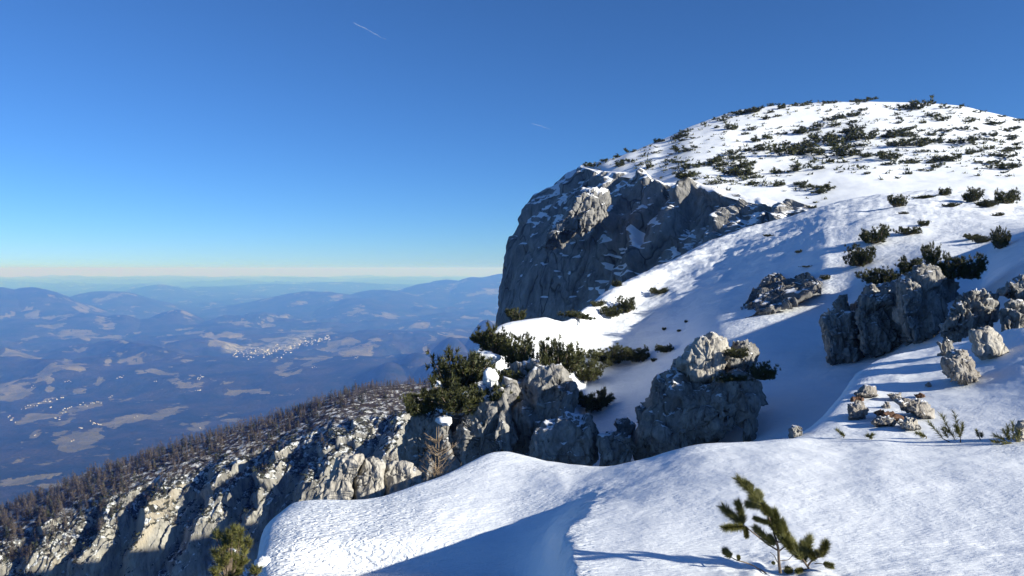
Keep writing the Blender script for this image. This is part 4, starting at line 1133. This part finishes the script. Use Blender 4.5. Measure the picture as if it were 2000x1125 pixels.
# ---- sprigs: every shoot modelled (near plants)
def sprig(name, shoots, branches, d, origin_px, label, cat, group=None, nb=240, blade=10, width=0.0024, seed=0, depth=0.12, rad=0.006, lift=None):
    """shoots: (x0,y0,x1,y1,r) in photo px; branches: lists of (x,y,radius px)"""
    rng = np.random.default_rng(seed)
    org = P(origin_px[0], origin_px[1], d)
    root = empty(name, org, label, cat, group)
    pj_ = lambda x, y, dz: P(x, y, d + dz) - org
    field = lambda x, y: depth * (noise3(np.array([[x * .021 + seed, y * .021, 0.3]]))[0]) * 1.6
    for x0, y0, x1, y1, r in shoots:
        z0, z1 = field(x0, y0), field(x1, y1) + rng.normal(0, depth * .25)
        a, b_ = pj_(x0, y0, z0), pj_(x1, y1, z1)
        L = np.linalg.norm(b_ - a)
        seg = 5
        base = np.array([a + (b_ - a) * k / seg for k in range(seg)])
        ax_ = np.repeat((b_ - a)[None], seg, 0) + rng.normal(0, L * .06, (seg, 3))
        v, sh = needles(base, ax_, np.full(seg, L / seg * 1.2), max(6, int(nb / seg)), r * d / F * 1.65, width, rng, 0.95)
        fm_ = tri_mesh("shoot", v, sh, M_NEEDLE)
        so = link("shoot", fm_, root)
        tv, tf = tubes([(np.array([a, (a + b_) / 2, b_]), np.array([rad * .7, rad * .55, rad * .3]))])
        link("twig", raw_mesh("twig", tv, tf, [M_BARK]), so)
    for br in branches:
        pts = np.array([pj_(x, y, field(x, y)) for x, y, r in br]); rr_ = np.array([r * d / F for x, y, r in br])
        t = np.arange(len(br)); ti = np.linspace(0, len(br) - 1, 4 * (len(br) - 1) + 1)
        tv, tf = tubes([(pchip(t, pts, ti) if len(br) > 2 else np.linspace(pts[0], pts[1], len(ti)), np.interp(ti, t, rr_))], 8)
        link("branch", raw_mesh("branch", tv, tf, [M_BARK]), root)
    return root

k_ = .1911
fx = lambda x: 1380 + x * k_
fy = lambda y: 910 + y * k_
S = [(600,420,340,150,52),(590,400,470,330,40),(575,410,430,395,42),(380,600,180,440,52),(385,590,320,390,44),(380,620,185,630,42),(395,620,410,712,26),(680,810,510,650,44),(640,585,505,540,28),
     (740,720,690,490,52),(655,520,620,450,34),(840,790,770,590,50),(800,700,770,640,40),(945,925,840,740,56),(900,900,860,800,46),(1035,935,1045,755,48),(1000,920,985,800,38),(1185,925,1215,800,46),(960,960,900,840,46),(250,935,195,875,36),(880,1085,835,1065,34),(1190,1000,1270,1020,28),(980,1060,930,1075,26),(1010,985,985,900,40),(1160,930,1125,880,24),(335,965,325,930,16),(690,640,650,560,36),(770,770,730,650,42),(860,850,800,760,46),(980,960,930,880,46),(615,490,575,410,40),(1100,960,1070,900,36),(700,800,650,730,34),(720,560,690,480,34),(560,330,520,270,40),(470,240,400,180,40),(690,1000,680,990,14)]
BRN = [[(755,1095,34),(738,960,28),(735,870,26),(715,770,24)],[(715,770,24),(682,650,18),(640,540,15),(590,415,11)],[(722,860,18),(640,810,15),(560,750,14),(460,670,12),(380,605,10)],[(725,775,18),(780,785,18),(830,800,14)],[(742,870,16),(800,830,13),(850,800,10)],
       [(1095,1120,26),(1040,1040,22),(1000,980,20),(950,900,14)],[(1035,1020,20),(1070,975,18),(1120,940,16),(1190,915,14)],[(612,1102,14),(540,1055,14),(480,1020,13),(330,970,12),(245,930,10)],[(750,970,8),(830,960,8),(880,915,6)],[(722,985,8),(700,930,8),(650,880,5)],[(735,760,14),(755,720,12),(760,690,9)],[(690,670,14),(720,710,12),(740,740,10)],[(1060,1050,14),(960,1060,12),(900,1100,10)],[(1105,1000,10),(1180,1000,8),(1260,1030,6)]]
h = hit(1522, 1121, [snow_ground])
sprig("young_pine", [(fx(a), fy(b_), fx(c_), fy(e_), r * k_) for a, b_, c_, e_, r in S], [[(fx(x), fy(y), r * k_ * .5) for x, y, r in br] for br in BRN],
      h[2] if h else 3.85, (1522, 1121), "young pine with bristly olive shoots and a long shadow in the foreground snow", "young pine", None, 1500, seed=3, rad=0.004, width=0.0024)
# olive pine at the lower left under the cornice
k2 = .15
gx = lambda x: 380 + x * k2
gy = lambda y: 980 + y * k2
rb = random.Random(9)
blobs = [(300,410),(500,350),(370,470),(560,390),(450,540),(690,500),(600,520),(540,570),(640,610),(250,670),(340,640),(290,740),(420,700),(500,680),(580,790),(620,740),(330,830),(450,830),(400,900),(500,880),(240,900),(280,960),(430,960),(560,900),(380,560),(470,460),(260,420),(520,760),(360,760),(560,480),(430,400)]
S = []; BRN = []
for (x, y) in blobs:
    dx, dy = rb.uniform(-15, 45), rb.uniform(60, 110)
    S.append((gx(x + dx), gy(y + dy), gx(x), gy(y - 20), 46 * k2))
    S.append((gx(x + dx), gy(y + dy), gx(x + rb.uniform(30, 70)), gy(y + rb.uniform(-20, 30)), 40 * k2))
    BRN.append([(gx(440), gy(1120), 2.2), (gx((x + dx + 440) / 2 + 20), gy((y + dy + 1120) / 2), 1.5), (gx(x + dx), gy(y + dy), .7)])
sprig("dwarf_pine", S, BRN, 5.75, (446, 1140), "olive dwarf pine at the lower left, half under the snow cornice", "dwarf pine", None, 150, seed=11, depth=.10, width=0.004)
sprig("dwarf_pine", [(gx(800), gy(960), gx(790), gy(850), 7), (gx(810), gy(960), gx(850), gy(870), 7), (gx(790), gy(960), gx(745), gy(890), 7)], [[(gx(800), gy(1060), 1.5), (gx(802), gy(950), 1)]], 5.6, (500, 1138),
      "small olive pine tuft under the cornice, right of the larger olive pine", "dwarf pine", None, 150, seed=12, depth=.03, width=0.004)
# shoots in the snow on the right
YG = "pine shoots sticking out of the snow behind the rim"
def tuft(lab, S, org, seed):
    hh = hit(org[0], org[1], [snow_ground])
    d = hh[2] if hh else 8.0
    return sprig("pine_shoot", S, [[(org[0], org[1] + 3, 1.2), (S[0][0], S[0][1], .8)]], d, org, lab, "pine shoot", YG, 150, seed=seed, depth=.08, width=0.005, rad=0.005)
tuft("leaning cluster of three long pine shoots below the pale slab", [(1842,857,1815,825,6),(1866,860,1838,812,7),(1852,856,1842,838,6),(1860,850,1846,836,5)], (1858, 862), 21)
tuft("single upright pine shoot right of the leaning cluster", [(1876,856,1864,808,6),(1878,848,1880,828,5),(1874,846,1866,832,5),(1877,852,1870,842,5)], (1876, 862), 22)
tuft("tiny pine tip on the rim next to the blue gully", [(1648,852,1635,840,5),(1650,852,1643,846,4)], (1648, 855), 23)
tuft("low dark pine tip on the rim below the brownish stone", [(1704,856,1694,850,5),(1698,856,1704,849,5)], (1700, 858), 24)
tuft("flat pine tip in front of the flat tan stone", [(1810,853,1790,846,5),(1806,853,1798,848,5)], (1808, 856), 25)
tuft("pair of short pine tips alone between the clusters", [(1913,854,1906,841,4),(1918,855,1917,847,4)], (1915, 858), 26)
tuft("bushy pine tuft beside the pale stone at the right frame edge", [(1966,862,1944,850,6),(1970,860,1968,834,7),(1980,860,1978,826,6),(1975,862,1960,842,6),(1985,864,1990,842,6),(1960,864,1938,862,5),(1978,866,1962,866,5)], (1972, 867), 27)

# ---- the bare young larch behind the rim
rl = random.Random(4)
d = 9.0
org = P(853, 962, d)
root = empty("young_larch", org, "bare young larch with thin tan twigs standing behind the snow rim", "young larch")
for a, b_ in (((849, 962), (852.5, 834)), ((855, 962), (857.5, 833))):
    n_ = 8
    pts = np.array([P(a[0] + (b_[0] - a[0]) * t + rl.uniform(-.6, .6), a[1] + (b_[1] - a[1]) * t, d) - org for t in np.linspace(0, 1, n_)])
    tv, tf = tubes([(pts, np.linspace(.011, .0035, n_))], 6)
    tr = link("stem", raw_mesh("stem", tv, tf, [M_TWIG]), root)
    for k in range(34):
        t = rl.uniform(.04, .80)
        y0 = a[1] + (b_[1] - a[1]) * t; x0 = a[0] + (b_[0] - a[0]) * t
        L = (58 * (1 - t) ** .8 + 8) * rl.uniform(.55, 1.05)
        az = rl.uniform(0, 6.28)
        up = rl.uniform(.25, .75)
        sag = rl.uniform(.9, 1.7)
        p = [P(x0, y0, d) - org]
        for q in (.3, .65, 1.0):
            p.append(P(x0 + L * q * math.cos(az) + rl.uniform(-1.2, 1.2), y0 - L * up * q ** sag + rl.uniform(-1.2, 1.2), d + L * d / F * q * math.sin(az)) - org)
        paths = [(np.array(p), np.array([.0046, .0036, .0027, .0016]))]
        out_ = unit(p[-1] - p[0])
        for m_ in range(rl.randrange(3, 7)):
            q = rl.uniform(.3, .95)
            s0 = np.array([np.interp(q, [0, .3, .65, 1], np.array(p)[:, c]) for c in range(3)])
            dl = (out_ * rl.uniform(.3, 1) + np.array([rl.uniform(-.8, .8), rl.uniform(-.8, .8), rl.uniform(-.1, .8)])) * L * d / F * .22
            paths.append((np.array([s0, s0 + dl * .6 + np.array([0, 0, -.004]), s0 + dl]), np.array([.0022, .0017, .001])))
        tv, tf = tubes(paths, 4)
        link("branch", raw_mesh("branch", tv, tf, [M_TWIG]), root)

# ---- larches on the left ridge
def larch_tri(seed, dark=False):
    rng = np.random.default_rng(seed)
    n = 60
    t = 0.12 + 0.88 * rng.random(n)
    th = rng.random(n) * 6.283
    r = (0.20 if not dark else 0.24) * (1.04 - t) ** 0.8 + 0.02
    c = np.stack([0.02 * np.cos(th), 0.02 * np.sin(th), t], -1)
    e = np.stack([r * np.cos(th), r * np.sin(th), t + (0.05 if not dark else -0.05) + 0.04 * rng.normal(size=n)], -1)
    wv = np.stack([-np.sin(th), np.cos(th), 0 * th], -1) * (0.026 if not dark else 0.06) * (1.2 - t)[:, None]
    wv[:, 2] += 0.016
    tri = np.stack([c - wv * .4 , e + wv, e - wv * 1.4], 1).reshape(-1, 3)
    # trunk
    k = np.array([0, 2.094, 4.188])
    tb = np.stack([0.016 * np.cos(k), 0.016 * np.sin(k), 0 * k - 0.04], -1)
    trunk = np.concatenate([np.array([tb[i], tb[(i + 1) % 3], (0, 0, 1.02)]) for i in range(3)])
    v = np.concatenate([tri, trunk])
    sh = np.concatenate([np.repeat(np.clip(rng.normal(.5, .3, n), 0, 1), 3), np.full(9, .15)])
    return v, sh
LV = [larch_tri(500 + i) for i in range(6)] + [larch_tri(520 + i, True) for i in range(3)]
LM = [tri_mesh("larch", v, sh, M_LARCH if i < 6 else M_SPRUCE) for i, (v, sh) in enumerate(LV)]
rt = np.random.default_rng(77)
g = RIDGE_G
pj = project(g)
gx_, gy_ = pj[..., 0], pj[..., 1]
nu, nv = g.shape[:2]
dens = smooth(54, 24, RIDGE_DP + 16 * fbm(np.stack([gx_ / 40, gy_ / 40, 0 * gx_], -1), 3, 601)) * 1.0
dens = np.maximum(dens, 0.45 * smooth(330, 180, gx_) * smooth(150, 95, RIDGE_DP + 20 * fbm(np.stack([gx_ / 60, gy_ / 40, 0 * gx_], -1), 3, 603)))
dens = np.where((gx_ > 600) & (RIDGE_DP > 26), dens * 0.16, dens)
dens = np.maximum(dens, 0.10 * (RIDGE_S > 0.62) * (RIDGE_DP < 230))
gap = smooth(0.16, 0.0, np.abs(0)) * 0
cellw = np.linalg.norm(np.gradient(g, axis=0), axis=-1) * np.linalg.norm(np.gradient(g, axis=1), axis=-1)
wgt = (dens * cellw); wgt[:, :2] *= 0.5
wgt[(gx_ < -80) | (gx_ > 900)] = 0
wgt = wgt.ravel(); wgt = wgt / wgt.sum()
idx = rt.choice(nu * nv, 2700, p=wgt, replace=False)
pts = g.reshape(-1, 3)[idx] + rt.normal(0, .4, (len(idx), 3)) * np.array([1, 1, 0])
hts = np.clip(rt.normal(7.2, 2.2, len(idx)), 2.8, 12.5) * np.interp(gx_.ravel()[idx], [0, 200, 500, 850], [1.15, 1.05, .95, .8])
dark = rt.random(len(idx)) < np.interp(gx_.ravel()[idx], [0, 300, 600, 850], [.10, .16, .20, .08])
kind = np.where(dark, 6 + rt.integers(0, 3, len(idx)), rt.integers(0, 6, len(idx)))
px_ = project(pts)
show = (hts / px_[:, 2]) * ((px_[:, 0] > 0) & (px_[:, 0] < 850) & (px_[:, 1] < 1120))
order = np.argsort(-show)
LGp = "bare larches covering the descending ridge"
for i in order[:240]:
    xx, cr = px_[i, 0], np.interp(px_[i, 0], [0, 150, 300, 450, 560, 660, 740, 840], [1008, 946, 890, 844, 812, 774, 758, 750])
    size = "tall" if hts[i] > 9.2 else ("half grown" if hts[i] > 6.8 else "short")
    part_ = "at the low left end" if xx < 130 else "on the lower half" if xx < 330 else "on the upper half" if xx < 600 else "near the top end"
    row_ = "along the crest" if px_[i, 1] < cr + 12 else "below the crest"
    o = link("larch" if kind[i] < 6 else "spruce", LM[kind[i]], None, size + (" bare brown larch " if kind[i] < 6 else " dark green spruce ") + row_ + " " + part_ + " of the ridge",
             "larch" if kind[i] < 6 else "spruce", LGp if kind[i] < 6 else "dark spruces among the larches")
    o.location = pts[i]; o.scale = (hts[i] * 1.1,) * 2 + (hts[i],)
    o.rotation_euler = (0, 0, float(rt.random() * 6.28))
for nm, sel, mm, c0 in (("larch_forest", kind < 6, M_LARCH, 0), ("spruce_forest", kind >= 6, M_SPRUCE, 0)):
    V_, S_ = [], []
    for i in order[240:]:
        if not sel[i]: continue
        v, sh = LV[kind[i]]
        a = rt.random() * 6.28; ca, sa = math.cos(a), math.sin(a)
        w = np.stack([v[:, 0] * ca - v[:, 1] * sa, v[:, 0] * sa + v[:, 1] * ca, v[:, 2]], -1) * hts[i] * np.array([1.1, 1.1, 1]) + pts[i]
        V_.append(w); S_.append(np.clip(sh + rt.normal(0, .15), 0, 1))
    link(nm, tri_mesh(nm, np.concatenate(V_), np.concatenate(S_), mm), kind='stuff')
# dark scrub on the ledges of the ridge
sc = 0.9 * (RIDGE_S > 0.50) * smooth(20, 60, RIDGE_DP) * smooth(300, 200, RIDGE_DP) * smooth(-0.25, 0.25, fbm(np.stack([gx_ / 50, gy_ / 35, 0 * gx_], -1), 3, 611))
wgt = (sc * cellw); wgt[(gx_ < -50) | (gx_ > 900)] = 0
wgt = wgt.ravel(); wgt = wgt / wgt.sum()
idx = rt.choice(nu * nv, 1500, p=wgt, replace=False)
V_, S_ = [], []
for i in idx:
    n = 9
    s = rt.uniform(1.2, 3.2)
    c = g.reshape(-1, 3)[i]
    p = c + rt.normal(0, .45, (n, 3)) * s * np.array([1.2, 1.2, .35]) + np.array([0, 0, .3 * s])
    tri = p[:, None] + rt.normal(0, .34, (n, 3, 3)) * s * np.array([1, 1, .7])
    V_.append(tri.reshape(-1, 3)); S_.append(np.repeat(rt.random(n), 3))
link("ledge_scrub", tri_mesh("ledge_scrub", np.concatenate(V_), np.concatenate(S_), M_SPRUCE), kind='stuff')
# ================================================================== HOUSES OF THE VALLEY, CONTRAILS
M_WALL = plain("white_render", (0.62, 0.59, 0.54), 0.9, 0.05, 0.2)
M_ROOF_R = plain("red_tile_roof", (0.24, 0.11, 0.075), 0.9, 0.25, 0.2)
M_ROOF_G = plain("grey_roof", (0.30, 0.30, 0.31), 0.8, 0.2, 0.2)
def house_mesh(L, W, H, R, roof):
    x, y = L / 2, W / 2
    v = [(-x,-y,-6),(x,-y,-6),(x,y,-6),(-x,y,-6),(-x,-y,H),(x,-y,H),(x,y,H),(-x,y,H),(-x,0,H+R),(x,0,H+R)]
    e = 0.6
    v += [(-x-e,-y-e,H-.25),(x+e,-y-e,H-.25),(x+e,0,H+R+.3),(-x-e,0,H+R+.3),(x+e,y+e,H-.25),(-x-e,y+e,H-.25)]
    me = bpy.data.meshes.new("house")
    me.from_pydata(v, [], [(0,1,5,4),(2,3,7,6),(1,2,6,9,5),(3,0,4,8,7),(10,11,12,13),(13,12,14,15)])
    me.materials.append(M_WALL); me.materials.append(roof)
    for i in (4, 5): me.polygons[i].material_index = 1
    return me
HM = [house_mesh(15,10,6.5,3.6,M_ROOF_R), house_mesh(18,11,7.5,4,M_ROOF_G), house_mesh(12,10,6,3.4,M_ROOF_R), house_mesh(26,13,8.5,3.5,M_ROOF_G), house_mesh(34,15,13,2.5,M_ROOF_G)]
rh = random.Random(31)
def house(px, py, lab, group, k=None, s=1.0):
    h = hit(px, py, [valley])
    if h is None: return
    k = rh.randrange(4) if k is None else k
    o = link("house", HM[k], None, lab, "house", group)
    o.location = h[0]
    o.scale = (s, s, s)
    o.rotation_euler = (0, 0, rh.uniform(0, 3.14))
for i in range(190):                                    # the town along the river
    t = rh.random() ** .8
    x = 450 + 195 * t
    y = np.interp(x, [450, 520, 560, 600, 645], [692, 689, 680, 668, 660]) + rh.gauss(0, np.interp(x, [450, 500, 560, 645], [4.5, 5, 5, 2]))
    house(x, y, "pale house " + ("at the near left end" if x < 500 else "in the middle" if x < 580 else "at the far right end") + " of the long valley town", "houses of the town", rh.choice((0, 1, 2, 3, 3, 4)), rh.uniform(.4, .7))
vill = [("strung out hamlet on the narrow meadow near the left edge", (40,797,0), (125,776,0), 18, 2), ("hamlet on the long sloping meadow", (118,802,0), (140,796,0), 9, 4), ("hamlet at the upper end of the long sloping meadow", (155,792,0), (200,785,0), 10, 2),
        ("farm group at the left end of the long sloping meadow", (16,812,0), (30,822,0), 6, 3), ("farm on the meadow edge below the long one", (105,818,0), (120,817,0), 4, 1.2), ("red roofed farm group on the curved meadow", (176,827,0), (198,831,0), 7, 2),
        ("farm buildings on the large tan meadow", (138,862,0), (148,859,0), 2, .8), ("farm by the forest above the tan meadow", (152,836,0), (162,834,0), 3, 1), ("lone farm on the small lower left meadow", (64,851,0), (71,850,0), 2, .6),
        ("hilltop farms on the long upper meadow", (126,746,0), (140,744,0), 4, .8), ("farms on the upper left meadow", (60,757,0), (66,755,0), 3, .8), ("chapel and houses in a forest clearing", (212,776,0), (220,774,0), 3, 1), ("riverside works in the side valley", (385,740,0), (398,734,0), 8, 3),
        ("farms on the ridge meadow", (380,763,0), (392,762,0), 3, .7), ("farm on the meadow above the larch ridge", (388,837,0), (394,836,0), 2, .6), ("farms at the ends of the curved meadow", (262,815,0), (270,813,0), 3, .6), ("farms below the town hill", (690,702,0), (700,699,0), 4, 1), ("farm on the middle meadow", (298,746,0), (306,745,0), 2, .6),
        ("white works building far up the valley", (505,621,0), (508,620,0), 2, .5), ("farmhouse on the right hand hill", (610,718,0), (622,716,0), 3, .8), ("farm at the far left meadow", (96,797,0), (100,796,0), 2, .5), ("farms under the wooded hill", (228,738,0), (242,736,0), 5, 1)]
for lab, a, b_, n, sp in vill:
    for i in range(n):
        t = (i + rh.random()) / n
        house(a[0] + (b_[0] - a[0]) * t, a[1] + (b_[1] - a[1]) * t + rh.gauss(0, sp), "house of the " + lab, "houses: " + lab, None, rh.uniform(.36, .56))

# contrails: thin tubes of ice cloud far out, above the haze
m = bpy.data.materials.new("ice_cloud"); m.use_nodes = True
nt = m.node_tree
b = nt.nodes["Principled BSDF"]; b.inputs["Base Color"].default_value = (.9, .9, .9, 1); b.inputs["Roughness"].default_value = 1
v = mapped(nt, (1, 1, 1))
nt.links.new(ramp(nt, noise(nt, v, 0.004, 4, .7), [(0.3, 0.0), (0.75, 0.32)]), b.inputs["Alpha"])
for (x0, y0), (x1, y1), wpx, lab in (((690, 44), (753, 77), 1.3, "thin white contrail slanting across the upper blue sky"), ((1038, 241), (1076, 252), 0.8, "faint short vapour trail left of the summit")):
    d = 30000.0
    org = P(x0, y0, d)
    n_ = 24
    pts = np.array([P(x0 + (x1 - x0) * t, y0 + (y1 - y0) * t, d) - org for t in np.linspace(0, 1, n_)])
    pts += 40 * fbm(pts / 300.0 + 5, 2, 3)[:, None]
    tv, tf = tubes([(pts, np.interp(np.linspace(0, 1, n_), [0, .1, .6, 1], [.5, 1, .8, .4]) * wpx * d / F * .5)], 8)
    o = link("contrail", raw_mesh("contrail", tv, tf, [m]), None, lab, "contrail")
    o.location = org
